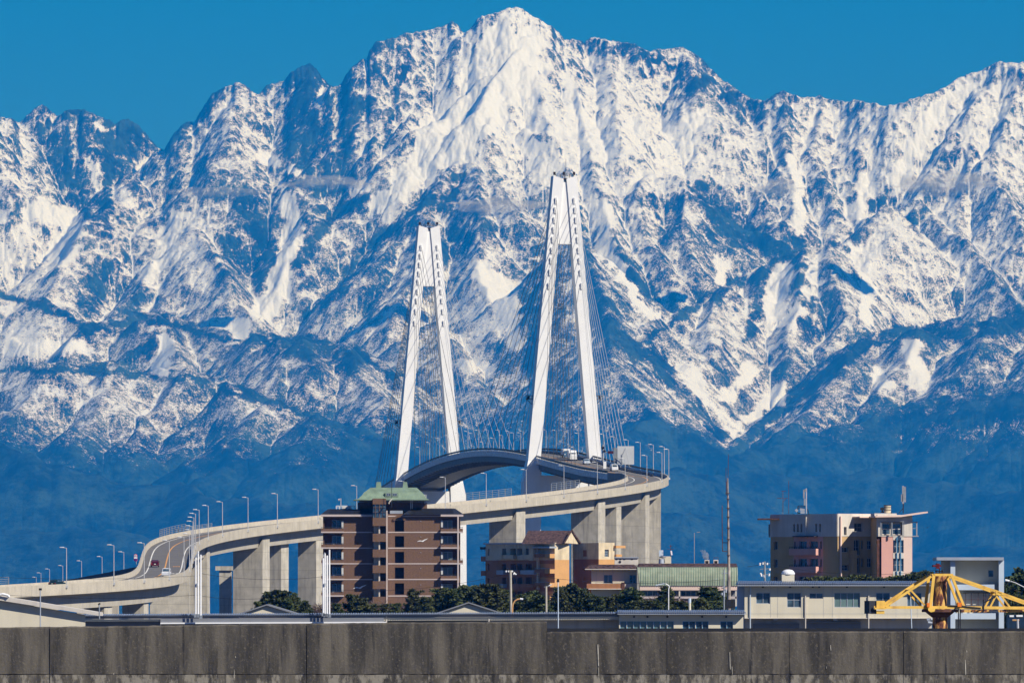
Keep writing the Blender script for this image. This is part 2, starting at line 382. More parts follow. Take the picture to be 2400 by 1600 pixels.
# share of snow on the slopes, read region by region from the photograph (100-pixel cells, rows from the top)
COVER = """
75 75 75 75 75 75 75 75 70 75 75 80 85 80 75 75 75 75 75 75 75 75 75 75
60 60 60 60 60 50 45 25 50 62 68 90 92 62 62 58 52 60 60 65 65 65 75 78
60 42 36 28 50 70 48 26 48 58 80 97 85 80 85 75 55 50 62 75 75 80 88 82
72 32 30 38 52 62 52 28 58 55 88 84 88 92 92 92 85 72 66 75 80 82 76 76
72 50 32 48 48 38 42 30 48 48 45 48 76 76 68 74 66 55 52 60 70 68 62 60
76 66 34 54 60 33 32 56 34 38 50 44 46 52 58 50 38 30 48 55 60 64 60 55
45 48 36 38 58 42 50 38 44 50 44 60 34 52 44 42 32 55 60 48 60 60 50 48
52 42 38 44 34 50 46 44 50 44 55 66 38 52 38 38 56 48 60 48 54 48 48 34
66 50 48 40 46 40 40 48 36 40 44 42 40 42 32 44 52 50 42 32 44 48 38 34
48 50 52 46 50 46 44 44 42 42 34 32 34 34 38 40 55 46 42 36 38 34 34 32
30 34 40 44 40 34 28 22 16 14 14 12 12 12 12 16 32 24 12 12 12 12 12 12
2 2 2 3 3 3 2 2 2 2 2 2 2 2 2 2 2 2 2 2 2 2 2 2
"""
SNOWY = [(20,1,[(672,470),(690,540),(672,600),(650,680),(610,735)]),(12,1,[(765,215),(745,250)]),(8,1,[(690,400),(712,412)]),(20,.9,[(1180,60),(1120,150),(1060,240),(1000,320)]),(30,1,[(1240,100),(1200,200),(1110,290),(1000,380),(900,480)]),
 (15,.8,[(1110,250),(1000,330),(900,410),(840,440)]),(18,1,[(1408,490),(1425,590)]),(10,1,[(1440,610),(1480,690),(1530,740)]),(11,1,[(1858,370),(1868,470),(1868,535)]),(16,1,[(2030,430),(2010,515)]),(11,1,[(2030,630),(2032,755)]),(7,.8,[(1985,560),(2025,650)]),
 (12,.9,[(1690,615),(1692,655)]),(24,.9,[(1130,640),(1180,700),(1215,790)]),(14,.8,[(1080,860),(1140,870)]),(18,.8,[(1830,920),(1760,990),(1706,1040)]),(30,.5,[(1620,880),(1700,1000)]),(16,.9,[(410,500),(400,590),(345,645)]),(14,.9,[(15,590),(20,650)]),(22,.9,[(90,490),(180,520),(140,600)]),
 (14,.9,[(565,765),(572,782)]),(16,.9,[(385,790),(375,865)]),(13,.9,[(610,370),(640,378)]),(10,.9,[(235,302),(262,305)]),(9,.9,[(345,375),(330,395)]),(18,.7,[(2200,250),(2150,350),(2090,430)]),(22,.9,[(1640,285),(1615,325)]),(18,.9,[(2140,815),(2150,890)]),(14,.9,[(2065,885),(2080,905)]),
 (14,.8,[(1760,870),(1700,930)]),(12,.9,[(1250,340),(1290,420)]),(16,.8,[(1830,640),(1800,760)]),(12,.8,[(1900,640),(1860,760)]),(18,.7,[(30,810),(110,820),(190,810)]),(12,.8,[(1330,200),(1400,330)]),(16,.6,[(260,430),(300,470)]),(14,.9,[(210,380),(240,440)])]
DARKS = [(16,.8,[(735,290),(722,350),(712,400)]),(14,.9,[(1000,318),(870,436),(740,556),(700,625)]),(34,.9,[(1650,455),(1700,520),(1780,570),(1850,595)]),(9,.9,[(1500,805),(1583,750),(1659,700),(1740,655)]),(14,1,[(1440,790),(1510,830),(1600,905),(1700,1035)]),  # dark rock and conifers, and shaded gully walls painted as missing snow
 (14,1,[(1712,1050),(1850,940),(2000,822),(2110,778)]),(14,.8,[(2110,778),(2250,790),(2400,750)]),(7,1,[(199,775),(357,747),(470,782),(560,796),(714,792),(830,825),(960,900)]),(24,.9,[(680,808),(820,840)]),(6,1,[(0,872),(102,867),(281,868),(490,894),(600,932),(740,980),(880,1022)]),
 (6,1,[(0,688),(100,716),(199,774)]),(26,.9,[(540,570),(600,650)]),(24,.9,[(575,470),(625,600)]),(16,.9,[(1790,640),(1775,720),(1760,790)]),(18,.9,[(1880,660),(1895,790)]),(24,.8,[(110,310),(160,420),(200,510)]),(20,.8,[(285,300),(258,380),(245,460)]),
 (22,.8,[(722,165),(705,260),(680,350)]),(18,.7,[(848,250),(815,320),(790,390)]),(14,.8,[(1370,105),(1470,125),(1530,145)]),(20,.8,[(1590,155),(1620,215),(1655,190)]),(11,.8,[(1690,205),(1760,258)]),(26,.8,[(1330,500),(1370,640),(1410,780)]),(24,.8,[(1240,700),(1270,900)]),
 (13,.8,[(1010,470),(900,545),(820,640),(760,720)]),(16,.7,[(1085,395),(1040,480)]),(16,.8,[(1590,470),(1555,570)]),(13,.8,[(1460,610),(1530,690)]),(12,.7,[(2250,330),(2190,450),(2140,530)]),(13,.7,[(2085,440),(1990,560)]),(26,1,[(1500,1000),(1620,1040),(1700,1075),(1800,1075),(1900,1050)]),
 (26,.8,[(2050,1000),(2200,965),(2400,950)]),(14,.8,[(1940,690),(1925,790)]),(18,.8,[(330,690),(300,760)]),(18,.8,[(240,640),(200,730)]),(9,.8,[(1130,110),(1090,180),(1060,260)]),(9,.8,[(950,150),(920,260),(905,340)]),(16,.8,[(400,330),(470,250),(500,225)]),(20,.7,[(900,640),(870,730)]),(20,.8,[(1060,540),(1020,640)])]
def traced_snow_shade(U, H, Dg):
    PY = YH - (H-HC)/Dg*F; PX = np.broadcast_to(U, H.shape)
    PX = PX + fbm(PX, PY, 26, 4, 801, .6)*22; PY = PY + fbm(PX, PY, 26, 4, 802, .6)*22       # ragged edges
    G = np.array([[float(v) for v in r.split()] for r in COVER.strip().split('\n')])/100
    gx = np.clip((PX-50)/100, 0, 22.999); gy = np.clip((PY-50)/100, 0, 10.999); i = gx.astype(int); j = gy.astype(int); u = gx-i; v = gy-j
    base = (G[j,i]*(1-u)+G[j,i+1]*u)*(1-v)+(G[j+1,i]*(1-u)+G[j+1,i+1]*u)*v
    def field(L):
        T = np.zeros_like(H)
        for w_, st, pts_ in L:
            for (ax, ay), (bx, by) in zip(pts_[:-1], pts_[1:]):
                m = (PX > min(ax,bx)-3*w_) & (PX < max(ax,bx)+3*w_) & (PY > min(ay,by)-3*w_) & (PY < max(ay,by)+3*w_)
                if not m.any(): continue
                x, y = PX[m], PY[m]; dx, dy = bx-ax, by-ay; t = np.clip(((x-ax)*dx+(y-ay)*dy)/(dx*dx+dy*dy), 0, 1)
                d = np.hypot(x-ax-t*dx, y-ay-t*dy); T[m] = np.maximum(T[m], st*np.clip(1.6-d/w_*1.1, 0, 1))
        return T
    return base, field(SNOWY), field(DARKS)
def terrain_object():
    U, Dn, X, Y, H, acc = build_terrain()
    nr, nc = H.shape
    def blur(A, n):
        for _ in range(n):
            B = A.copy(); B[1:-1] = (A[:-2]+2*A[1:-1]+A[2:])/4; A = B.copy(); A[:,1:-1] = (B[:,:-2]+2*B[:,1:-1]+B[:,2:])/4
        return A
    dHx = np.gradient(H, axis=1)/np.gradient(X, axis=1); dHy = np.gradient(H, axis=0)/np.gradient(Y, axis=0)
    Hb = blur(H, 3); dbx = np.gradient(Hb, axis=1)/np.gradient(X, axis=1); dby = np.gradient(Hb, axis=0)/np.gradient(Y, axis=0)
    slope = np.sqrt(dHx**2+dHy**2); sb = np.sqrt(dbx**2+dby**2)
    hollow = blur(H, 18) - blur(H, 1)
    gl = blur(np.log10(np.maximum(acc, 10)), 1)
    n1 = fbm(X, Y, 420, 4, 301); n2 = fbm(X, Y, 90, 4, 302, .6); n3 = fbm(X, Y, 28, 3, 303, .7)
    # snow lies high up, in couloirs and hollows, and thins on steep rock and below the tree line; dark strokes paint shade too
    Dg = Y; base, brt, drk = traced_snow_shade(U, H, Dg)
    hol2 = blur(H, 5) - H
    q_ = .022*hollow + .05*hol2 + .12*(gl-3.4) - .62*(sb-.62) - .62*(slope-sb) + .12*n1 + .14*n2 + .34*n3
    q_ = (q_ - q_[(H > 700)].mean())
    snow_shade = .21 + q_ + (base-.5)*1.5 + brt*1.1 - drk*.72
    snow_shade += .06*np.clip((1500-H)/300, 0, 1) - .13*np.clip((H-1500)/400, 0, 1)
    snow_shade -= np.clip((760-H)/200, 0, 4)*.6
    snow_shade -= np.clip((39700-Y)/500, 0, 1)*.10 + np.clip((38900-Y)/500, 0, 1)*.16
    # bare woods over snow between the clean snow and the dark conifers
    tree = .05 + .5*n1[::-1, ::-1] + .35*n2[:, ::-1]*.5 + np.clip((1900-H)/900, -1, 1)*.5
    me = bpy.data.meshes.new('mountains')
    vs_ = np.stack([X, Y, H], -1).reshape(-1, 3).astype(np.float32)
    i = np.arange(nr*nc).reshape(nr, nc)
    q = np.stack([i[:-1,:-1], i[:-1,1:], i[1:,1:], i[1:,:-1]], -1).reshape(-1, 4).astype(np.int32)
    me.vertices.add(len(vs_)); me.vertices.foreach_set('co', vs_.ravel())
    me.loops.add(q.size); me.loops.foreach_set('vertex_index', q.ravel())
    me.polygons.add(len(q)); me.polygons.foreach_set('loop_start', np.arange(0, q.size, 4, dtype=np.int32))
    me.polygons.foreach_set('use_smooth', np.ones(len(q), bool))
    me.update(); me.validate()
    for nm, A in (('snow_shade', snow_shade), ('tree', tree)):
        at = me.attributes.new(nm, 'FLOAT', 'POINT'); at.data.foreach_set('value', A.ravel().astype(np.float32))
    o = bpy.data.objects.new('mountains', me); C.objects.link(o); tag(o, kind='structure')
    m, n, b = new_mat('mountain'); L = n.links
    b.inputs['Roughness'].default_value = .9; b.inputs['Specular IOR Level'].default_value = .1
    g = n.nodes.new('ShaderNodeNewGeometry')
    def attr(k):
        a = n.nodes.new('ShaderNodeAttribute'); a.attribute_name = k; return a.outputs['Fac']
    def noise(sc_, det, rg_=.6):
        z = n.nodes.new('ShaderNodeTexNoise'); z.inputs['Scale'].default_value = sc_; z.inputs['Detail'].default_value = det; z.inputs['Roughness'].default_value = rg_
        L.new(g.outputs['Position'], z.inputs['Vector']); return z.outputs[0]
    def ma(op, a, b_):
        x = n.nodes.new('ShaderNodeMath'); x.operation = op
        for k, v in enumerate((a, b_)):
            if isinstance(v, (int, float)): x.inputs[k].default_value = v
            else: L.new(v, x.inputs[k])
        return x.outputs[0]
    def ramp(v, a, b_):
        x = n.nodes.new('ShaderNodeMapRange'); x.interpolation_type = 'SMOOTHSTEP'; x.inputs[1].default_value = a; x.inputs[2].default_value = b_; L.new(v, x.inputs[0]); return x.outputs[0]
    def mix(f, a, b_):
        x = n.nodes.new('ShaderNodeMix'); x.data_type = 'RGBA'; L.new(f, x.inputs[0])
        for k, v in ((6, a), (7, b_)):
            if isinstance(v, tuple): x.inputs[k].default_value = (*v, 1)
            else: L.new(v, x.inputs[k])
        return x.outputs[2]
    fine = noise(.055, 7, .78); speck = noise(.16, 4, .8)
    sv = ma('ADD', ma('ADD', attr('snow_shade'), ma('MULTIPLY', ma('SUBTRACT', fine, .5), 2.3)), ma('MULTIPLY', ma('SUBTRACT', speck, .5), 1.7))
    sn = ramp(sv, .12, .30)
    half = ramp(ma('ADD', sv, ma('MULTIPLY', ma('SUBTRACT', speck, .5), 1.6)), -.34, .42)
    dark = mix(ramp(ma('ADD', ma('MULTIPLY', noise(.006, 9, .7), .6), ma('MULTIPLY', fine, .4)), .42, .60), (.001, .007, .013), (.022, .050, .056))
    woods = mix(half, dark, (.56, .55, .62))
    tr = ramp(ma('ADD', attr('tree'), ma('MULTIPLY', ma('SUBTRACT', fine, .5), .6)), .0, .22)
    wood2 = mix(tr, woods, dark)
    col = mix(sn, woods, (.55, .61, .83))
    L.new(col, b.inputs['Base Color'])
    bp = n.nodes.new('ShaderNodeBump'); bp.inputs['Strength'].default_value = .8; bp.inputs['Distance'].default_value = 6.
    L.new(fine, bp.inputs['Height']); L.new(bp.outputs[0], b.inputs['Normal'])
    me.materials.append(m)
    return o
terrain_object()
# air between the camera and the mountains
def haze():
    mb = MB(); mb.box(-12500, 12500, -400, 46500, -60, 3100)
    o = mb.build('haze', None); tag(o, 'blue distant air over the whole scene', 'haze', kind='stuff')
    m = bpy.data.materials.new('haze'); m.use_nodes = True; n = m.node_tree; n.nodes.clear()
    v = n.nodes.new('ShaderNodeVolumePrincipled'); out = n.nodes.new('ShaderNodeOutputMaterial')
    v.inputs['Color'].default_value = (.002, .255, 1.0, 1); v.inputs['Absorption Color'].default_value = (1, 1, 1, 1)
    v.inputs['Density'].default_value = HAZE; v.inputs['Anisotropy'].default_value = 0.
    n.links.new(v.outputs[0], out.inputs['Volume']); o.data.materials.append(m)
HAZE = 2.9e-5
haze()
def ground():
    mb = MB(); mb.v += [(-16000,712,1.6),(16000,712,1.6),(16000,60000,1.6),(-16000,60000,1.6)]; mb.f += [(0,1,2,3)]
    o = mb.build('ground', mat('ground', (.09,.085,.07), .95, var=.3, scale=.02)); tag(o, kind='structure')
    mb = MB(); mb.v += [(-3000,-2000,0),(3000,-2000,0),(3000,701,0),(-3000,701,0)]; mb.f += [(0,1,2,3)]
    o = mb.build('water', mat('water', (.02,.05,.07), .12, var=.1, scale=.3, bump=.3, spec=.5)); tag(o, kind='structure')
ground()
# ------------------------------------------------------------------ materials for things
M = {}
M['concrete'] = mat('concrete', (.46,.42,.35), .9, var=.10, scale=.35, streak=.35, grime=(.22,.20,.17))
M['pierc'] = mat('pier_concrete', (.46,.43,.37), .9, var=.16, scale=.5, streak=.55, grime=(.17,.16,.145), joints=4.2)
M['girder'] = mat('girder_concrete', (.42,.39,.34), .9, var=.10, scale=.3, streak=.3, grime=(.2,.19,.17))
M['white'] = mat('white_paint', (.84,.84,.84), .45, var=.04, scale=.3, spec=.4, streak=.10, grime=(.5,.5,.5))
M['pole'] = mat('galvanised_pole', (.50,.51,.53), .5, metal=.2, var=.08, scale=2)
M['steel'] = mat('steel_girder', (.13,.15,.18), .55, var=.2, scale=.5, streak=.25)
M['rail'] = mat('rail_steel', (.30,.33,.36), .5, metal=.3, var=.15, scale=2)
M['darkrail'] = mat('dark_rail', (.035,.045,.06), .5, var=.1, scale=2)
M['asphalt'] = mat('asphalt', (.155,.15,.145), .92, var=.12, scale=.4)
M['linewhite'] = mat('road_line_white', (.75,.74,.70), .8, var=.08, scale=1)
M['lineorange'] = mat('road_line_orange', (.72,.36,.12), .8, var=.08, scale=1)
M['ballast_shade'] = mat('dark_ballast_shade', (.035,.037,.045), .8, var=.2, scale=.4)  # dark ballast; on the ramp wall the colour stands for shade
M['black'] = mat('black_metal', (.02,.02,.022), .5, var=.1, scale=3)
M['glass'] = mat('window_glass', (.045,.075,.10), .08, var=.95, scale=1.3, spec=.8)
M['cable'] = mat('cable_sheath', (.05,.055,.06), .5, var=.05, scale=1)
M['cable_pale'] = mat('cable_sheath_pale', (.42,.44,.46), .5, var=.05, scale=1)
M['fascia'] = mat('fascia', (.80,.80,.78), .6, var=.25, scale=1.6, streak=.35)
GZ = 1.6   # ground level
T1Y, T2Y = 2700., 3045.
def axc(D): return 14.9 - .122*(D - T1Y)      # straight bridge axis
# right edge of the road: D, px, row of the parapet top (photograph pixels)
RE = [(1830,-330,1388),(1845,-215,1384),(1860,-105,1380),(1878,25,1375),(1895,149,1368),(1913,279,1361),(1930,368,1354),(1950,418,1348),(1972,440,1341),(1995,446,1332),
 (2020,448,1321),(2046,449,1310),(2071,451,1299),(2096,453,1289),(2121,455,1278),(2146,460,1268),(2172,476,1259),(2198,509,1248),(2223,565,1238),(2247,639,1228),
 (2272,732,1217),(2297,835,1208),(2320,940,1198),(2343,1042,1186),(2366,1144,1176),(2388,1241,1167),(2410,1334,1157),(2432,1413,1148),(2455,1476,1139),
 (2478,1526,1131),(2502,1564,1124),(2527,1585,1116),(2552,1574,1108)]
pts = [(fx(px, D), D, fz(py, D) - 1.0) for D, px, py in RE]
def zmain(D):      # road level over the main bridge
    t = (D - (T1Y+T2Y)/2)/(T2Y-T1Y)*2
    return 55.0 - 4.7*t*t if abs(t) <= 1 else 50.3 - 8.6*(abs(t)-1)
for D in range(2580, 3300, 20):
    x = axc(D) + 8.2 + max(0, D-3110)**2/1500.; pts.append((x, D, zmain(D)))
A = np.array(pts)
for _ in range(2):
    B = A.copy(); B[1:-1] = (A[:-2] + 2*A[1:-1] + A[2:])/4; A = B
sacc = np.concatenate([[0], np.cumsum(np.hypot(np.diff(A[:,0]), np.diff(A[:,1])))])
ss = np.arange(0, sacc[-1], 4.0)
RX = np.interp(ss, sacc, A[:,0]); RY = np.interp(ss, sacc, A[:,1]); RZ = np.interp(ss, sacc, A[:,2])
for arr in (RX, RZ):
    for _ in range(6): arr[1:-1] = (arr[:-2] + 2*arr[1:-1] + arr[2:])/4
TX = np.gradient(RX); TY = np.gradient(RY); q_ = np.hypot(TX, TY); TX /= q_; TY /= q_
HW = np.interp(RY, [2480, 2600], [5.6, 8.2])
CX = RX - TY*HW; CY = RY + TX*HW
HL = np.where(RY < 2558, 11.2 - HW, HW)
def at(i, off, dz=0): return (CX[i] + TY[i]*off, CY[i] - TX[i]*off, RZ[i] + dz)
def s_of_D(D): return int(np.argmin(np.abs(RY - D)))
I_END = s_of_D(2560); I_N = len(ss) - 1
def strip(i0, i1, prof, step=1, closed=True, hwf=None):
    mb = MB(); rings = []
    for i in list(range(i0, i1, step)) + [i1]:
        hh = {'h': HW[i], 'L': HL[i], 'm': (HW[i]-HL[i])/2}
        rings.append([at(i, eval(o.replace('h', 'L') if o.startswith('-') else o, hh), z) for o, z in prof])
    mb.loft(rings, closed=closed); return mb
# ---- concrete approach viaduct
via = empty('elevated_road', (0, 2200, GZ), 'long curving concrete elevated road on wall piers leading up to the cable bridge', 'elevated road')
strip(0, I_END, [('-h',.0),('h',.0),('h',-1.15),('h-.6',-1.35),('m+3.3',-1.75),('m+3.0',-4.3),('m-3.0',-4.3),('m-3.3',-1.75),('-h+.6',-1.35),('-h',-1.15)]).build('girder', M['girder'], via)
strip(0, I_END, [('-h+.5',.02),('h-.5',.02)], closed=False).build('carriageway', M['asphalt'], via)
for sg in ('', '-'):
    strip(0, I_END, [(sg+'(h+.05)',-1.2),(sg+'(h+.05)',1.0),(sg+'(h-.25)',1.0),(sg+'(h-.40)',.0),(sg+'(h-.40)',-.3)]).build('parapet', M['concrete'], via)
strip(0, I_END, [('-h+1.9',.05),('-h+2.15',.05)], closed=False).build('edge_line', M['linewhite'], via)
strip(0, I_END, [('h-2.15',.05),('h-1.9',.05)], closed=False).build('edge_line', M['linewhite'], via)
strip(0, I_END, [('m-.14',.05),('m+.14',.05)], closed=False).build('centre_line', M['lineorange'], via)
mb = MB()      # lettering and number painted on the lane
def road_mark(mb, D, off, w_, l_, bars):
    i = s_of_D(D)
    for (a0, a1, b0, b1) in bars:
        p0 = at(i, off + (a0-.5)*w_, .06); t = Vector((TX[i], TY[i], (RZ[i+1]-RZ[i-1])/8)); r = Vector((TY[i], -TX[i], 0))
        o = Vector(p0) + t*(b0*l_); u = r*((a1-a0)*w_); v = t*((b1-b0)*l_)
        n = len(mb.v); mb.v += [tuple(o), tuple(o+u), tuple(o+u+v), tuple(o+v)]; mb.f.append((n, n+1, n+2, n+3))
road_mark(mb, 1990, 2.4, 2.0, 5, [(0,1,0,.12),(0,.14,0,1),(.86,1,0,1),(0,1,.88,1),(.3,.7,.4,.55),(.45,.55,.2,.8)])
mb.build('lane_marking', M['linewhite'], via)
mb = MB(); road_mark(mb, 2030, 2.4, 1.5, 3.5, [(0,1,0,.2),(0,.2,0,1),(.8,1,0,1),(0,1,.8,1),(.35,.65,.35,.65)])
mb.build('lane_marking', M['lineorange'], via)
mb = MB()
for D in range(1990, 2540, 25):
    i = s_of_D(D); a = Vector(at(i, -HW[i]+.45, .03)); b = Vector(at(i, HW[i]-.45, .03)); t = Vector((TX[i], TY[i], .04))*.3
    n = len(mb.v); mb.v += [tuple(a), tuple(b), tuple(b+t), tuple(a+t)]; mb.f.append((n, n+1, n+2, n+3))
mb.build('expansion_joint', M['black'], via)
def solve_px(px, off, lo, hi, along=0):
    best = None
    for i in range(s_of_D(lo), s_of_D(hi)):
        p = at(i, off); x = p[0] + TX[i]*along; y = p[1] + TY[i]*along
        e = abs(1200 + x/y*F - px)
        if best is None or e < best[0]: best = (e, i)
    return best[1]
def pier(pxr, lo, hi, a0=-3.0, a1=3.6, ln=5.0, drop=2.3, name='pier', cap=False):
    i = solve_px(pxr, a1, lo, hi, -ln/2)
    mb = MB(); t = Vector((TX[i], TY[i], 0)); r = Vector((TY[i], -TX[i], 0)); c = Vector((CX[i], CY[i], 0)); z = RZ[i]
    k = 3.1 if a1 > 3.2 else a1
    for (o0, o1, z0, z1) in ((a0, k, z-4.3, z-4.3), (k, a1, z-4.3, z-drop)) if a1 > 3.2 else ((a0, a1, z-drop, z-drop),):
        q = [c + r*o0 - t*ln/2, c + r*o1 - t*ln/2, c + r*o1 + t*ln/2, c + r*o0 + t*ln/2]
        mb.hexa([(*v.xy, GZ-1) for v in q], [(*q[0].xy, z0 - (0 if z0 == z1 else 0)), (*q[1].xy, z1), (*q[2].xy, z1), (*q[3].xy, z0)])
    if cap: mb.hexa([(*(c+r*(a0-1)-t*2).xy, z-drop), (*(c+r*(a1+1)-t*2).xy, z-drop), (*(c+r*(a1+1)+t*2).xy, z-drop), (*(c+r*(a0-1)+t*2).xy, z-drop)],
                    [(*(c+r*(a0-1)-t*2).xy, z-drop+1), (*(c+r*(a1+1)-t*2).xy, z-drop+1), (*(c+r*(a1+1)+t*2).xy, z-drop+1), (*(c+r*(a0-1)+t*2).xy, z-drop+1)])
    mb.build(name, M['pierc'], via)
pier(247, 1880, 1950, -2, 2.6, 4, 4.35); pier(341, 1900, 1990, -2, 2.6, 4, 4.35)
pier(455, 1990, 2130, -4.6, 4.3, 9, 1.6)
pier(484, 2120, 2240, -2.6, 3.7, 4); pier(619, 2200, 2300, -3.2, 4.2, 5.5); pier(654, 2235, 2330, -1.6, 1.8, 5.0, 4.35)
pier(741, 2240, 2360, -1.9, 2.9, 5.0, 4.35); pier(860, 2280, 2360); pier(1030, 2310, 2400)
pier(1213, 2340, 2430, -3.4, 4.2, 5.5); pier(1399, 2390, 2480, -3.2, 4.2, 6.0); pier(1444, 2410, 2500, -2.6, 2.9, 5, 4.35)
pier(1514, 2440, 2520, -3.0, 4.4, 6.0); pier(1558, 2480, 2535, -3.4, 4.6, 6.0, 2.0)
def fence(pa, i0, i1, off, h_, step=1, name='guard_fence', mt='rail', post=.07, z0=1.0, rails=4):
    mb = MB()
    idx = list(range(i0, i1+1, step))
    for i in idx:
        a = Vector(at(i, off(HW[i]), z0)); mb.bar(a, a + Vector((0,0,h_)), post*2)
    for i, j in zip(idx[:-1], idx[1:]):
        for k in range(rails):
            zz = z0 + h_*(k+1)/rails
            mb.bar(at(i, off(HW[i]), zz), at(j, off(HW[j]), zz), post)
    mb.build(name, M[mt], pa)
fl = lambda h: -min(h, 11.2-h) + .05; frr = lambda h: h - .05
fence(via, solve_px(1100, -5.5, 2350, 2470), solve_px(1192, -5.5, 2350, 2480), fl, 1.9)
fence(via, solve_px(1292, -5.5, 2380, 2480), solve_px(1362, -5.5, 2390, 2500), fl, 2.0)
fence(via, solve_px(375, -5.5, 2060, 2200), solve_px(440, -5.5, 2080, 2260), fl, 1.7)
fence(via, solve_px(520, 5.5, 2150, 2260), solve_px(600, 5.5, 2150, 2280), fl, 1.5, rails=5, z0=.4)
fence(via, s_of_D(1850), s_of_D(1895), fl, 1.5, step=2)
mb = MB(); D = 2295; mb.box(fx(514,D), fx(542,D), D, D+4, GZ-1, fz(1336,D)); mb.box(fx(505,D), fx(545,D), D-.5, D+4.5, fz(1336,D), fz(1326,D)); mb.build('pier', M['pierc'], via)
# ---- steel cable-stayed bridge
br = empty('cable_stayed_bridge', (14.9, 2700, GZ), 'white twin-pylon cable-stayed bridge with dark arched deck in front of the snowy mountains', 'bridge')
prof = [('-h',.0),('h',.0),('h',-.5),('h-.5',-.9),('h-.6',-2.5),('h-3.2',-2.7),('h-3.6',-2.1),('h-4.2',-2.1),('h-4.6',-3.5),('-h+4.6',-3.5),('-h+4.2',-2.1),('-h+3.6',-2.1),('-h+3.2',-2.7),('-h+.6',-2.5),('-h+.5',-.9),('-h',-.5)]
mb = strip(I_END, I_N, prof, 2)
for i in range(I_END, I_N, 2):
    for sg in (-1, 1):
        mb.bar(at(i, sg*(HW[i]-.7), -2.7), at(i, sg*(HW[i]-4.6), -3.5), .25, .4)
mb.build('deck_girder', M['steel'], br)
strip(I_END, I_N, [('-h+2.4',.03),('h-2.4',.03)], 2, closed=False).build('carriageway', M['asphalt'], br)
for sg in ('', '-'):
    strip(I_END, I_N, [(sg+'(h-2.4)',0),(sg+'(h-2.4)',.75),(sg+'(h-2.15)',.75),(sg+'(h-2.15)',0)], 2).build('kerb_barrier', M['darkrail'], br)
    strip(I_END, I_N, [(sg+'(h+.08)',-.9),(sg+'(h+.08)',.80),(sg+'(h-.15)',.85),(sg+'(h-.15)',.05)], 2).build('edge_fascia', M['fascia'], br)
    mb = strip(I_END, I_N, [(sg+'(h+.06)',1.05),(sg+'(h+.06)',1.55),(sg+'(h-.10)',1.55),(sg+'(h-.10)',1.05)], 2)
    for i in range(I_END, I_N, 1):
        o = HW[i] if sg == '' else -HW[i]
        a = Vector(at(i, o, .6)); mb.bar(a, a + Vector((0,0,.6)), .12)
    mb.build('guard_rail', M['darkrail'], br)
strip(I_END, I_N, [('-.14',.06),('.14',.06)], 2, closed=False).build('centre_line', M['lineorange'], br)
strip(I_END, I_N, [('-h+3.0',.06),('-h+3.2',.06)], 2, closed=False).build('edge_line', M['linewhite'], br)
strip(I_END, I_N, [('h-3.2',.06),('h-3.0',.06)], 2, closed=False).build('edge_line', M['linewhite'], br)
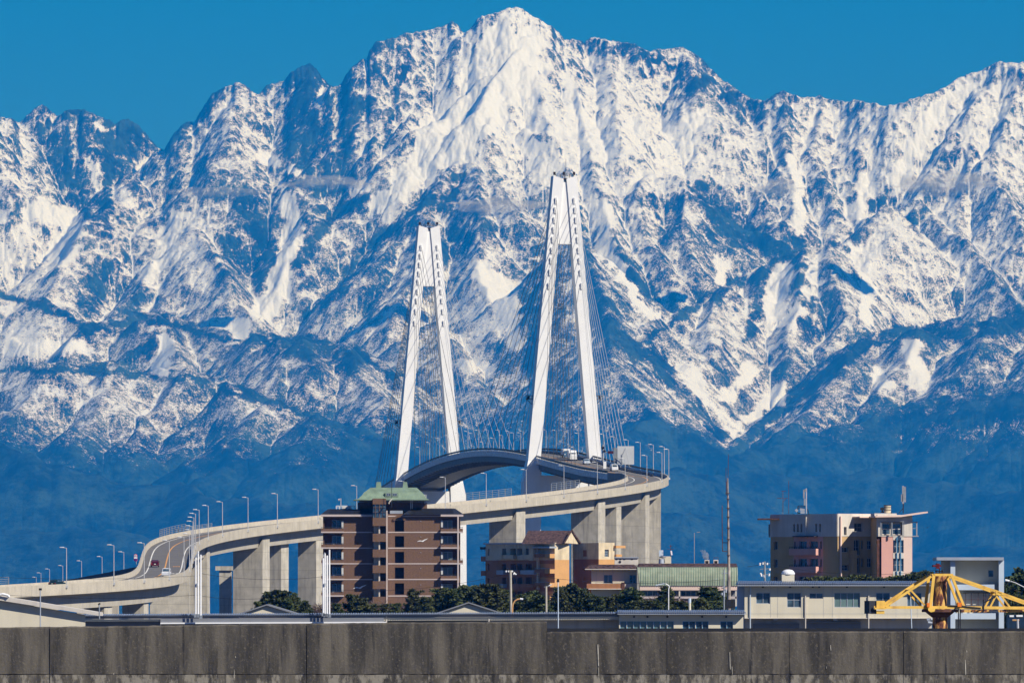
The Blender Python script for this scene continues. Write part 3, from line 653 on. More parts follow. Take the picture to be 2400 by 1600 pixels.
# pylons
tv = Vector((.9926, .1211, 0)); nv = Vector((-.1211, .9926, 0))
def zpy(py): return HC + (YH - py)/(F/T1Y)
APY = [463.7, 486, 509, 532, 555, 580, 604, 632, 663]
def pylon(TYD):
    c = Vector((axc(TYD), TYD, 0))
    ht = {}
    def W(t_, n_, z): v = c + tv*t_ + nv*n_; return (v.x, v.y, z)
    def outer(z):      # half spread of the outer face at height z
        z0, z1 = zpy(413), zpy(1080); return 3.35 + (z0 - z)/(z0 - z1)*7.35
    def wid(z): return 2.95 + (zpy(413) - z)/(zpy(413) - zpy(1080))*.65
    root = None; mb0 = MB(); zt = zpy(413)
    parts = []
    for sg in (-1, 1):
        mb = MB(); rings = []
        zs = [zt, zt-6, zpy(573), zpy(700), zpy(900), zpy(1080)]
        for z in zs:
            o = outer(z); w_ = wid(z); dz = -.9 if z == zt else 0
            rings.append([W(sg*o, -3, z), W(sg*(o-w_), -3, z + dz), W(sg*(o-w_), 3, z + dz), W(sg*o, 3, z)])
        for z, o, w_ in ((zpy(1090), 11.0, 4.2), (zpy(1128), 12.0, 5.0), (GZ+8, 12.2, 5.0), (GZ-1, 13.4, 7.5)):
            rings.append([W(sg*o, -3.4, z), W(sg*(o-w_), -3.4, z), W(sg*(o-w_), 3.4, z), W(sg*o, 3.4, z)])
        mb.loft(rings); parts.append(('pylon_leg', mb, M['white']))
    z1, z0 = zpy(428), zpy(573); mb = MB()
    i1, i0 = outer(z1)-wid(z1)+.02, outer(z0)-wid(z0)+.02
    mb.hexa([W(-i0,-2.6,z0), W(i0,-2.6,z0), W(i0,1.8,z0), W(-i0,1.8,z0)], [W(-i1,-2.6,z1), W(i1,-2.6,z1), W(i1,1.8,z1), W(-i1,1.8,z1)])
    parts.append(('web_plate', mb, M['white']))
    mb = MB(); zb = 46.0
    mb.hexa([W(-7.4,-3.0,zb-9), W(7.4,-3.0,zb-9), W(7.4,3.0,zb-9), W(-7.4,3.0,zb-9)], [W(-7.2,-3.0,zb), W(7.2,-3.0,zb), W(7.2,3.0,zb), W(-7.2,3.0,zb)])
    parts.append(('cross_beam', mb, M['white']))
    mb = MB()       # platform with rails, lamps and lightning rods on the top
    mb.hexa([W(-2.6,-2.6,zt-1.0), W(2.6,-2.6,zt-1.0), W(2.6,2.6,zt-1.0), W(-2.6,2.6,zt-1.0)], [W(-2.6,-2.6,zt-.7), W(2.6,-2.6,zt-.7), W(2.6,2.6,zt-.7), W(-2.6,2.6,zt-.7)])
    for x in (-2.6,-1.3,0,1.3,2.6): mb.bar(W(x,-2.6,zt-.7), W(x,-2.6,zt+.4), .12)
    mb.bar(W(-2.6,-2.6,zt+.4), W(2.6,-2.6,zt+.4), .14); mb.bar(W(-2.6,-2.6,zt-.1), W(2.6,-2.6,zt-.1), .12)
    for x in (-2.7, 0, 2.9): mb.box(c.x+x-.35, c.x+x+.35, c.y-3, c.y-2.2, zt+.2, zt+1.1)
    mb.tube(W(.6,0,zt), W(.6,0,zt+5), .05)
    parts.append(('top_platform', mb, M['black']))
    mb = MB()
    mb.hexa([W(-2.0,-3.3,zpy(725)), W(-.6,-3.3,zpy(725)), W(-.6,-2.6,zpy(725)), W(-2.0,-2.6,zpy(725))], [W(-2.0,-3.3,zpy(724)), W(-.6,-3.3,zpy(724)), W(-.6,-2.6,zpy(724)), W(-2.0,-2.6,zpy(724))])
    for x in (-2.0,-1.3,-.6): mb.bar(W(x,-3.2,zpy(725)), W(x,-3.2,zpy(711)), .1)
    mb.bar(W(-2.0,-3.2,zpy(713)), W(-.6,-3.2,zpy(713)), .12); mb.bar(W(-2.0,-3.2,zpy(719)), W(-.6,-3.2,zpy(719)), .1)
    parts.append(('work_cage', mb, M['black']))
    for sg, pyy in ((-1, 936), (1, 936)):
        mb = MB(); z = zpy(pyy); o = outer(z)
        for dz in (0, 1.0): mb.hexa([W(sg*o,-1,z+dz), W(sg*(o+1.9),-1,z+dz), W(sg*(o+1.9),1,z+dz), W(sg*o,1,z+dz)], [W(sg*o,-1,z+dz+.15), W(sg*(o+1.9),-1,z+dz+.15), W(sg*(o+1.9),1,z+dz+.15), W(sg*o,1,z+dz+.15)])
        for k in (.2, 1.0, 1.9): mb.bar(W(sg*(o+k),-1,z), W(sg*(o+k),-1,z+1.1), .12)
        mb.bar(W(sg*o,0,z-1.5), W(sg*(o+1.7),0,z), .15); mb.box(W(sg*(o+1.2),0,z)[0]-.4, W(sg*(o+1.2),0,z)[0]+.4, c.y-.9, c.y-.2, z+.2, z+.9)
        parts.append(('camera_bracket', mb, M['black']))
    objs = []
    for nm, mb, mt in parts: objs.append(mb.build(nm, mt, br))
    legs = objs[:2]
    for k, leg in enumerate(legs):
        sg = (-1, 1)[k]
        for fs in (-1, 1):
            for j, ap in enumerate(APY):
                mb = MB(); z = zpy(ap) - 1.0; tt = sg*(outer(z) - wid(z)*.45)
                mb.hexa([W(tt-.25,fs*2.9,z-.9), W(tt+.25,fs*2.9,z-.9), W(tt+.25,fs*3.25,z-.9), W(tt-.25,fs*3.25,z-.9)], [W(tt-.25,fs*2.9,z+.9), W(tt+.25,fs*2.9,z+.9), W(tt+.25,fs*3.5,z+.9), W(tt-.25,fs*3.5,z+.9)]); mb.build('cable_anchor', M['white'], leg)
            side = (fs < 0) == (TYD == T1Y)      # the short back span
            for j, ap in enumerate(APY):
                z = zpy(ap) - .9; tt = sg*(outer(z) - wid(z)*.45)
                dist = (84 - j*8.2) if side else (166 - j*17.2)
                if side and TYD == T2Y: dist = 120 - j*12
                D = TYD + fs*dist; i = s_of_D(D)
                e = Vector(at(i, sg*(HW[i]-.55), .2))
                cb = MB(); cb.tube(W(tt, fs*3.7, z), e, .062, n=6)
                cb.build('stay_cable', M['cable' if sg < 0 else 'cable_pale'], br)
pylon(T1Y); pylon(T2Y)
# ---- lower ramp that joins from the far left (side wall coloured dark for its shade)
ramp = empty('side_ramp', (-60, 2500, GZ), 'ramp with its shaded side wall coloured dark, seen behind the left end of the elevated road', 'ramp')
mb = MB(); rr = []
for (px, py, D) in ((-60,1394,3900),(0,1390,3700),(60,1380,3400),(100,1370,3100),(180,1354,2750),(250,1341,2450),(318,1328,2200),(345,1326,2120)):
    x, z = fx(px, D), fz(py, D); rr.append([(x, D, z), (x, D, z-4.2), (x+3, D+7, z-4.2), (x+3, D+7, z)])
mb.loft(rr); mb.build('side_wall', M['ballast_shade'], ramp)
for px, D in ((90,3150),(180,2750),(250,2450),(310,2230)): x = fx(px, D); mb = MB(); mb.box(x, x+3, D+1, D+5, GZ-1, 12); mb.build('support', M['concrete'], ramp)
# ------------------------------------------------------------------ street lamps
def make_lamp(h, label, cat='street lamp', grp='street lamps on the elevated road', armdir=-1, name='street_lamp'):
    t = empty(name, (0,0,0), label, cat, grp)
    m1 = MB(); m1.box(-.28,.28,-.28,.28,0,.5); m1.build('base_box', M['pole'], t)
    m2 = MB(); m2.tube((0,0,.4), (0,0,h), .10, .065, 8); m2.build('pole', M['pole'], t)
    m3 = MB(); m3.tube((0,0,h-.05), (armdir*.9,0,h+.12), .06, .05, 6); m3.build('arm', M['pole'], t)
    m4 = MB(); m4.loft([[(armdir*(.5+.9*k), y*w_, h+.1+zz*.1) for y, zz in ((-1,0),(-.6,1),(.6,1),(1,0),(.6,-1),(-.6,-1))] for k, w_ in ((0,.12),(.3,.2),(.8,.2),(1,.1))])
    m4.build('lamp_head', mat('lamp_head', (.7,.72,.74), .4, var=.05), t)
    return t
LL = [('standing far left on the road edge', None)]
lamp0 = make_lamp(8.1, 'x'); used = [False]
def put_lamp(p, rz, label, grp='street lamps on the elevated road', sc=1.0):
    o = lamp0 if not used[0] else copy_tree(lamp0); used[0] = True
    o.location = p; o.rotation_euler.z = rz; o.scale = (sc,)*3
    o['label'] = label; o['group'] = grp
LAMPD = [1895,1913,1930,1950,1972,1995,2020,2046,2071,2096,2121,2146,2172,2198,2223,2247,2272,2297,2320,2343,2366,2388,2410,2432,2455,2478,2502,2527]
names = {1895:'leftmost tall lamp on the near edge of the elevated road',1913:'tall lamp on the near road edge left of the round red signs\' bend',1930:'lamp beside the dark red car on the bend',
 1950:'lamp beside the small white van on the bend',1972:'lamp at the right edge of the bend next to the white van',1995:'lowest lamp of the tight cluster climbing the bend',2020:'second lowest lamp of the tight cluster climbing the bend',
 2046:'third lamp from below in the tight cluster on the bend',2071:'fourth lamp from below in the tight cluster on the bend',2096:'fifth lamp from below in the tight cluster on the bend',2121:'topmost but one of the tight lamp cluster on the bend',
 2146:'topmost lamp of the tight cluster on the bend',2172:'first lamp right of the tight cluster, over the leftmost pier',2198:'lamp on the parapet second right of the tight cluster',2223:'lamp above the wide first shaded pier of the viaduct',
 2247:'lamp on the parapet midway between the bend and the brick building',2272:'lamp just left of the brown brick apartment building',2297:'lamp rising left of the green copper roof',2320:'lamp hidden behind the green copper roof, only its head in front of the pylon',
 2343:'lamp right of the green roof against the dark arched deck',2366:'lamp in the gap under the arched deck between the pylons',2388:'lamp in front of the near pylon\'s left leg',2410:'lamp under the right part of the near deck',
 2432:'lamp left of the inner curve with the white van above',2455:'lamp at the tip of the inner curve',2478:'lamp on the near edge of the right hand curve',2502:'near lamp of the pair at the far right curve',2527:'rightmost lamp of all on the curve'}
for D in LAMPD:
    i = s_of_D(D); p = at(i, HW[i]+.1, .15); put_lamp(p, 0 if D < 2510 else .3, names[D])
for k, D in enumerate((2552, 2576, 2601, 2625, 2650, 2674)):
    i = s_of_D(D); put_lamp(at(i, HW[i]+.05, .2), 0, ['first','second','third','fourth','fifth','sixth'][k] + ' lamp back from the curve along the far parapet towards the near pylon', 'lamps on the right side of the cable bridge')
W_ = ['first','second','third','fourth','fifth','sixth','seventh','eighth','ninth','tenth','eleventh','twelfth']
for k in range(11):
    i = s_of_D(2730 + 26*k); put_lamp(at(i, HW[i]+.05, .3), 0, W_[k] + ' lamp beyond the near pylon on the right edge of the arched deck', 'lamps on the right side of the cable bridge', .82)
for k in range(11):
    i = s_of_D(2735 + 26*k); put_lamp(at(i, -HW[i]-.05, .3), 0, W_[k] + ' lamp beyond the near pylon on the left edge of the arched deck', 'lamps on the left side of the cable bridge', .82)
for k, (px, py, D) in enumerate(((84,1352,3300),(95,1342,3150),(115,1333,3000),(190,1314,2700),(238,1304,2500),(289,1293,2350),(146,1325,2850))):
    put_lamp((fx(px, D), D+3.2, fz(py, D)-8.1), 0, W_[k] + ' small lamp behind the dark wall of the left ramp', 'lamps behind the dark ramp wall')
# ------------------------------------------------------------------ vehicles
def paint(nm, c, rough=.25): return mat('paint_'+nm, c, rough, metal=.1, var=.03, spec=.6)
def make_car(name, label, cat, pm, L_=4.2, W2=.86, hh=1.5, kind='hatch', group=None):
    t = empty(name, (0,0,0), label, cat, group)
    g = M['glass']
    if kind == 'van': side = [(-L_/2,.35),(-L_/2,hh*.62),(-L_/2+.15,hh*.97),(-L_/2+.5,hh),(L_/2-1.25,hh),(L_/2-.55,hh*.64),(L_/2-.02,hh*.52),(L_/2,.35)]
    elif kind == 'truck': side = [(L_/2-1.8,.45),(L_/2-1.8,hh*.82),(L_/2-1.2,hh*.84),(L_/2-.2,hh*.82),(L_/2,hh*.5),(L_/2,.45)]
    else: side = [(-L_/2,.32),(-L_/2,hh*.62),(-L_/2+.35,hh*.72),(-L_/2+.7,hh*.97),(-L_/2+1.3,hh),(.45,hh*.98),(1.15,hh*.66),(L_/2-.15,hh*.52),(L_/2,hh*.42),(L_/2,.32)]
    mb = MB(); rings = []
    for k, (s, zi) in enumerate(((-1,.06),(-.9,0),(.9,0),(1,.06))):
        rings.append([(s*W2*(1 if z < hh*.66 else .86), y, z - (zi if z > hh*.6 else 0)) for y, z in side])
    mb.loft(rings); mb.build('body', pm, t)
    b = MB()
    if kind != 'truck':
        yb, yf = (-L_/2-.01, L_/2-1.2) if kind == 'van' else (-L_/2+.30, .55)
        b.hexa([(-.62,yb+(.04 if kind=='van' else .02),hh*.68),(.62,yb+(.04 if kind=='van' else .02),hh*.68),(.62,yb+.1,hh*.68),(-.62,yb+.1,hh*.68)],
               [(-.58,yb+(.12 if kind=='van' else .32),hh*.92),(.58,yb+(.12 if kind=='van' else .32),hh*.92),(.58,yb+.5,hh*.92),(-.58,yb+.5,hh*.92)])
        b.build('rear_window', g, t)
    b = MB(); y1 = {'van': L_/2-.56, 'truck': L_/2-.12, 'hatch': 1.10}[kind]; y2 = {'van': L_/2-1.13, 'truck': L_/2-.2, 'hatch': .52}[kind]
    z1_, z2_ = (hh*.55, hh*.80) if kind == 'truck' else (hh*.66, hh*.95)
    b.hexa([(-.68,y1-.1,z1_),(.68,y1-.1,z1_),(.68,y1+.05,z1_),(-.68,y1+.05,z1_)], [(-.6,y2-.1,z2_),(.6,y2-.1,z2_),(.6,y2+.05,z2_),(-.6,y2+.05,z2_)]); b.build('windscreen', g, t)
    for s in (-1, 1):
        b = MB(); b.hexa([(s*(W2*.93),-L_/2+.8,hh*.67),(s*(W2*.99),-L_/2+.8,hh*.67),(s*(W2*.99),.9,hh*.67),(s*(W2*.93),.9,hh*.67)], [(s*(W2*.84),-L_/2+1.0,hh*.9),(s*(W2*.89),-L_/2+1.0,hh*.9),(s*(W2*.89),.45,hh*.9),(s*(W2*.84),.45,hh*.9)])
        if kind != 'truck': b.build('side_window', g, t)
        b = MB(); b.box(s*W2, s*(W2+.2), y1-.25, y1-.1, hh*.66, hh*.66+.16); b.build('mirror', M['black'], t)
        b = MB(); b.box(s*W2*.62, s*W2*.93, L_/2-.1, L_/2+.02, hh*.38, hh*.48); b.build('headlight', mat('headlight', (.7,.75,.8), .1, var=.02), t)
        b = MB(); b.box(s*W2*.74, s*W2*.96, -L_/2-.02, -L_/2+.08, hh*.45, hh*.6); b.build('taillight', mat('taillight', (.35,.02,.02), .2, var=.02), t)
        for y in (-L_/2+.85, L_/2-.85):
            b = MB(); b.tube((s*(W2-.2),y,.32), (s*(W2+.02),y,.32), .32, n=14); wh = b.build('wheel', M['black'], t)
            b = MB(); b.tube((s*(W2+.02),y,.32), (s*(W2+.04),y,.32), .17, n=10); b.build('rim', M['pole'], wh)
    if kind == 'truck':
        b = MB(); b.box(-W2-.08, W2+.08, -L_/2, L_/2-1.9, .9, hh); b.build('cargo_box', M['white'], t)
    b = MB(); b.box(-.17,.17,-L_/2-.03,-L_/2+.02,hh*.4,hh*.4+.16); b.build('number_plate', M['linewhite'], t)
    return t
def place_car(t, D, off, away=True):
    i = s_of_D(D); p = at(i, off, .06); t.location = p
    t.rotation_mode = 'XYZ'; yaw = math.atan2(-TX[i], TY[i]) + (0 if away else math.pi)
    sl_ = math.atan2(RZ[i+2]-RZ[i-2], 16.)
    t.rotation_euler = (sl_ if away else -sl_, 0, yaw)
place_car(make_car('parked_car'.replace('parked_', ''), 'dark red hatchback driving up the bend of the elevated road', 'car', paint('dark_red', (.09,.008,.015))), 2028, -2.2)
place_car(make_car('minivan', 'small white minivan coming down the bend, near the painted road lettering', 'car', paint('white', (.75,.77,.8)), 3.9, .85, 1.75, 'van'), 1972, 2.0, False)
place_car(make_car('car', 'dark green car behind the parapet at the far left of the elevated road', 'car', paint('dark', (.01,.03,.03))), 1906, -3.3)
place_car(make_car('minivan', 'white minivan heading down behind the sign post on the near side of the bridge', 'car', paint('white_b', (.8,.8,.8)), 4.4, .88, 1.85, 'van'), 2612, 2.6, False)
place_car(make_car('truck', 'white box truck crossing the deck between the near pylon legs', 'truck', paint('white_c', (.8,.8,.78)), 6.5, 1.0, 2.9, 'truck'), 2700, 2.2, False)
place_car(make_car('car', 'pale silver car following in front of the white truck on the bridge', 'car', paint('silver', (.55,.62,.7))), 2668, 2.2, False)
place_car(make_car('truck', 'dark blue truck behind the white one near the right pylon leg', 'truck', paint('blue', (.05,.12,.22)), 6.0, 1.0, 2.6, 'truck'), 2722, 3.6, False)
# signs on the bridge
t = empty('information_board', (0,0,0), 'big pale grey back of a sign board beside the right side of the bridge', 'sign board')
D = 2622; t.location = (fx(1465, D), D, 0)
mb = MB(); mb.box(fx(1447,D), fx(1486,D), D, D+.5, fz(1088,D), fz(1045,D)); mb.build('panel', mat('panel_grey', (.50,.52,.54), .6, var=.05), t)
mb = MB(); mb.box(fx(1438,D), fx(1447,D), D+.1, D+2.4, fz(1080,D), fz(1049,D)); mb.build('side_panel', mat('panel_dark', (.2,.22,.24), .6), t)
mb = MB()
for px in (1455, 1465, 1478): mb.bar(P(px,1090,D), P(px,1112,D), .25)
mb.bar(P(1445,1070,D-.3), P(1482,1106,D-.3), .12); mb.bar(P(1458,1063,D-.2), P(1458,1090,D-.2), .1)
mb.build('frame', M['rail'], t)
t = empty('gantry_sign', (0,0,0), 'dark red overhead message sign on a steel arm right of the near pylon', 'sign'); D = 2632; t.location = (fx(1415, D), D, 0)
mb = MB(); mb.tube(P(1413,1085,D), P(1413,1042,D), .22); mb.tube(P(1413,1059,D), P(1452,1059,D), .12); mb.build('post', M['rail'], t)
mb = MB(); mb.box(fx(1425,D), fx(1451,D), D-.4, D, fz(1063,D), fz(1056.5,D)); mb.build('board', mat('board_red', (.06,.012,.02), .5, var=.3, scale=4), t)
mb = MB(); mb.tube(P(1410,1050,D-.2), P(1416,1048,D-.2), .35); mb.tube(P(1415,1057,D-.3), P(1419,1055,D-.3), .3); mb.build('camera_housing', M['black'], t)
mb = MB(); mb.box(fx(1414,D), fx(1421,D), D-1, D, fz(1103,D), fz(1081,D)); mb.build('control_cabinet', M['white'], t)
# round road signs on the left
def disc(mb, c, r, y, n=20): mb.tube((c.x, y, c.z), (c.x, y+.04, c.z), r, n=n)
D = 2036; t = empty('road_sign', P(319, 1330, D), 'round red-ringed road sign over a white plate and a dark round sign', 'road sign')
mb = MB(); mb.tube(P(318.5,1300,D), P(320.5,1332,D), .05); mb.build('post', M['pole'], t)
c = P(318, 1301.5, D); mb = MB(); disc(mb, c, .38, D-.2); b = mb.build('speed_limit_sign', mat('sign_red', (.5,.02,.03), .4, var=.02), t)
mb = MB(); disc(mb, c, .27, D-.25); b2 = mb.build('sign_face', M['white'], b)
mb = MB()
for (x0,x1,z0,z1) in ((-.14,-.02,.09,.13),(-.14,-.10,-.0,.13),(-.14,-.02,-.02,.02),(-.06,-.02,-.13,.02),(-.14,-.02,-.13,-.09),(.02,.06,-.13,.13),(.10,.14,-.13,.13),(.02,.14,.09,.13),(.02,.14,-.13,-.09)):
    mb.box(c.x+x0, c.x+x1, D-.28, D-.26, c.z+z0, c.z+z1)
mb.build('sign_number', mat('sign_blue', (.02,.04,.3), .4), b)
mb = MB(); mb.box(c.x-.36, c.x+.36, D-.22, D-.18, fz(1308,D), fz(1304.8,D)); mb.build('text_plate', M['white'], t)
c = P(318, 1311, D); mb = MB(); disc(mb, c, .38, D-.2); b = mb.build('no_stopping_sign', MATS['sign_red'], t)
mb = MB(); disc(mb, c, .29, D-.25); mb.build('sign_face', MATS['sign_blue'], b)
mb = MB(); mb.bar((c.x-.2,D-.27,c.z+.2), (c.x+.2,D-.27,c.z-.2), .09, .03); mb.bar((c.x-.2,D-.29,c.z-.2), (c.x+.2,D-.29,c.z+.2), .09, .03); mb.build('cross_bar', MATS['sign_red'], b)
# ------------------------------------------------------------------ town
class Fac:
    """a vertical wall plane; places are given where they show from the sea, sizes come out in metres"""
    def __init__(s, px, D, th=0):
        s.D = D; s.X0 = fx(px, D); s.Y0 = D; t = R(th)
        s.u = (math.cos(t), -math.sin(t)); s.n = (-math.sin(t), -math.cos(t))
    def xy(s, px, o=0):
        k = (px-1200)/F; q = (k*s.Y0 - s.X0)/(s.u[0] - k*s.u[1])
        return (s.X0 + q*s.u[0] + o*s.n[0], s.Y0 + q*s.u[1] + o*s.n[1])
    def z(s, py): return fz(py, s.D)
    def box(s, mb, a, b, t, bt, o0, o1):
        p = [s.xy(a, o1), s.xy(b, o1), s.xy(b, o0), s.xy(a, o0)]; z0, z1 = s.z(bt), s.z(t)
        mb.hexa([(*q, z0) for q in p], [(*q, z1) for q in p]); return mb
    def wall(s, mb, a, b, t, bt, o0, o1, holes):
        xs = sorted({a, b} | {min(max(v, a), b) for h in holes for v in h[:2]}); ys = sorted({t, bt} | {min(max(v, t), bt) for h in holes for v in h[2:]})
        for y0, y1 in zip(ys[:-1], ys[1:]):
            run = None
            for x0, x1 in zip(xs[:-1], xs[1:]):
                cx, cy = (x0+x1)/2, (y0+y1)/2
                solid = not any(h[0] < cx < h[1] and h[2] < cy < h[3] for h in holes)
                if solid: run = (run[0], x1) if run else (x0, x1)
                if (not solid or x1 == xs[-1]) and run: s.box(mb, run[0], run[1], y0, y1, o0, o1); run = None
        return mb
    def window(s, pa, a, b, t, bt, o, n=2, fr='frame_grey', gl='glass', rows=1, w_=.06, name='window'):
        mb = MB(); k = F/s.D; e = w_*k
        s.box(mb, a, b, t, t+e, o, o+.06); s.box(mb, a, b, bt-e, bt, o, o+.06)
        for i in range(n+1):
            x = a + (b-a-e)*i/n; s.box(mb, x, x+e, t+e, bt-e, o, o+.06)
        for i in range(1, rows): y = t + (bt-t)*i/rows; s.box(mb, a+e, b-e, y-e/2, y+e/2, o+.01, o+.05)
        f = mb.build(name, M[fr], pa)
        mb = MB(); s.box(mb, a, b, t, bt, o-.06, o+.005); mb.build('pane', M[gl], f); return f
M['brick'] = mat('brown_brick', (.165,.096,.062), .9, var=.14, scale=3.5, streak=.15)
M['band'] = mat('pale_band', (.52,.44,.42), .8, var=.06)
M['tile_dark'] = mat('dark_roof_tile', (.028,.032,.045), .45, var=.3, scale=3)
M['frame_grey'] = mat('frame_grey', (.45,.48,.52), .4, metal=.3, var=.05)
M['frame_blue'] = mat('frame_blue', (.10,.32,.55), .4, var=.05)
M['green'] = mat('green_copper', (.19,.265,.19), .75, var=.22, scale=.8, streak=.35, grime=(.10,.16,.12))
M['palegreen'] = mat('pale_green_metal', (.31,.345,.25), .6, var=.16, scale=.8, streak=.4, grime=(.15,.19,.14))
M['cream'] = mat('cream_wall', (.66,.60,.46), .85, var=.05, scale=.6, streak=.18, grime=(.4,.35,.27))
M['creamdirty'] = mat('weathered_cream', (.62,.52,.36), .9, var=.14, scale=.7, streak=.5, grime=(.30,.24,.17))
M['orange'] = mat('orange_wall', (.58,.32,.13), .85, var=.07, scale=.6, streak=.12)
M['brown_and_shade'] = mat('brown_and_shaded_wall', (.37,.165,.075), .88, var=.1, scale=.6, streak=.2)  # hall's brown paint, and the orange block's shade put into its walls
M['pink'] = mat('pink_wall', (.66,.36,.30), .85, var=.05, scale=.5, streak=.1)
M['pinkpale'] = mat('pale_pink_wall', (.74,.55,.46), .85, var=.05, scale=.5)
M['ochre'] = mat('ochre_wall', (.50,.34,.17), .88, var=.08, scale=.5, streak=.2)
M['offwhite'] = mat('off_white_wall', (.62,.57,.50), .85, var=.08, scale=.5, streak=.35, grime=(.35,.31,.27))
M['greymetal'] = mat('grey_metal_sheet', (.36,.40,.46), .5, metal=.2, var=.1, scale=.6)
M['roofedge'] = mat('blue_grey_tile', (.22,.26,.34), .35, var=.2, scale=2, spec=.6)
M['darkgrey'] = mat('grey_shutter', (.20,.21,.23), .7, var=.08, scale=1)  # one plain dark grey for shutters, shed walls and gutters
M['curtain'] = mat('curtain', (.55,.56,.55), .9, var=.1, scale=2)
M['greenglass'] = mat('blind_behind_glass', (.13,.20,.19), .25, var=.15, scale=1, spec=.7)
M['paleblue'] = mat('pale_blue_metal', (.52,.60,.68), .5, var=.06)
M['rust'] = mat('rust', (.10,.045,.03), .95, var=.4, scale=2)
FLB = [1209,1246.7,1283.7,1320.3,1357.1,1395.8]
# ---- brown brick apartment block
ap = empty('apartment_building', (fx(920,1750), 1750, GZ), 'brown brick apartment block with green copper roof and white seagull emblems', 'apartment building')
f = Fac(920, 1750); G0 = 1500
holesL = [(760,801,y-31.5,y-6) for y in FLB[1:]] ; holesR = [(1036,1078,y-31.5,y-7) for y in FLB[1:]]
holeC = [(925,947,1217,1245.5)] + [(925.5,947,1255.5+36.8*k,1282+36.8*k) for k in range(4)]
mb = MB(); f.wall(mb, 757, 875, 1204, G0, -1.6, 0, holesL); mb.build('wall', M['brick'], ap)
mb = MB(); f.wall(mb, 907, 1078, 1204, G0, -1.6, 0, holesR + holeC); f.box(mb, 1078, 1078.3, 1206, G0, -1.6, 0); mb.build('wall', M['brick'], ap)
mb = MB(); f.box(mb, 757, 1078, 1204, G0, -14, -1.6); mb.build('inner_wall', M['brick'], ap)
mb = MB()
for y in FLB[:-1]:
    f.box(mb, 805 if y > 1210 else 752, 873.5, y-1.4, y+1.2, .0, .06); f.box(mb, 909.5, 1034 if y > 1210 else 1034, y-1.4, y+1.2, 0, .06)
f.box(mb, 909.5, 1034, FLB[5]-1.4, FLB[5]+1.2, 0, .06)
mb.build('pale_band', M['band'], ap)
for i, y in enumerate(FLB[1:]):
    for (a, b, c0, c1) in ((753, 806, 760, 801), (1033, 1085 if i in (0, 2) else 1076, 1036, 1078)):
        mb = MB(); f.box(mb, a, b, y-8.5, y+1.5, 0, 1.05); bal = mb.build('balcony', M['brick'], ap)
        mb = MB(); f.box(mb, a-.3, b+.3, y-1.8, y+1.4, 1.05, 1.1); mb.build('pale_edge', M['band'], bal)
        mb = MB(); f.box(mb, a, b, y-12, y-11.2, .95, 1.05)
        for k in range(14): x = a + (b-a-.6)*k/13; f.box(mb, x, x+.5, y-11.2, y-8.5, .97, 1.03)
        mb.build('railing', M['darkrail'], bal)
    f.window(ap, 778, 799, y-29, y-9, -1.2, 2); mb = MB(); f.box(mb, 800.5, 805, y-27, y-10, .1, .16); mb.build('shutter_panel', M['curtain'], ap)
    f.window(ap, 1039, 1060, y-28, y-9, -1.2, 2, gl='greenglass'); mb = MB(); f.box(mb, 1033.5, 1038, y-28, y-11, .1, .16); mb.build('shutter_panel', M['curtain'], ap)
for h in holeC: f.window(ap, *h[:2], h[2], h[3], -1.5, 1, fr='darkrail', gl='black', name='stair_opening')
mb = MB(); c = f.xy(936, 0); rad = 11*1750/F
pts_ = [(c[0]+rad*math.cos(a), f.z(1219)+rad*.72*math.sin(a)) for a in np.linspace(0, math.pi, 13)]
mb.prism(pts_, 1749.93, 1750.0); mb.build('arch_window', M['black'], ap)
mb = MB(); pr = [(c[0]+rad*1.12*math.cos(a), f.z(1219)+rad*.88*math.sin(a)) for a in np.linspace(0, math.pi, 13)]
for (x0, z0), (x1, z1) in zip(pr[:-1], pr[1:]): mb.bar((x0,1749.8,z0), (x1,1749.8,z1), .45, .14, up=(0,1,0))
mb.build('arch_trim', M['brick'], ap)
st = [(1213,1232),(1250,1269),(1287,1305.4),(1324,1342.2),(1361,1379.5),(1397.5,G0)]
mb = MB(); f.box(mb, 874, 905, 1168, 1181.5, -1, 2.8); f.box(mb, 875, 904, 1168, G0, -1, .2); stt = mb.build('stair_tower', M['brick'], ap)
for a, b in st: mb = MB(); f.box(mb, 874, 905, a, b, .2, 2.8); mb.build('landing_parapet', M['brick'], stt)
mb = MB(); f.box(mb, 874.6, 904.4, 1181.5, 1213, 2.3, 2.6)
g_ = mb.build('stair_glazing', M['glass'], ap)
mb = MB()
for x in (880,889,890,897): f.box(mb, x, x+.8, 1181.5, 1213, 2.6, 2.7)
for y in (1189,1200): f.box(mb, 874.6, 904.4, y, y+.8, 2.62, 2.72)
mb.build('glazing_bar', M['brick'], g_)
for (a, b), (c0, c1) in zip(st[:-1], st[1:]):
    mb = MB(); f.box(mb, 876, 888, b, c0, .6, .9); mb.build('landing_wall', M['cream'], stt)
    mb = MB(); f.box(mb, 888, 891, b, c0, 1.2, 2.3); mb.build('landing_pillar', M['offwhite'], stt)
    mb = MB(); f.box(mb, 892, 904, b, c0, .2, .5); mb.build('landing_void', M['black'], stt)
mb = MB(); f.box(mb, 905.3, 908.5, 1196, G0, .1, 1.4); mb.build('pale_pier', M['band'], ap)
def hip(mb, f, a, b, yb, yt, ins, o0, o1, di=2.2):
    p = [f.xy(a, o1), f.xy(b, o1), f.xy(b, o0), f.xy(a, o0)]; q = [f.xy(a+ins, o1-di), f.xy(b-ins, o1-di), f.xy(b-ins, o0+di), f.xy(a+ins, o0+di)]
    mb.hexa([(*v, f.z(yb)) for v in p], [(*v, f.z(yt)) for v in q])
mb = MB(); hip(mb, f, 752, 878, 1205, 1192.5, 16, -15, .9); rf = mb.build('tiled_roof', M['tile_dark'], ap)
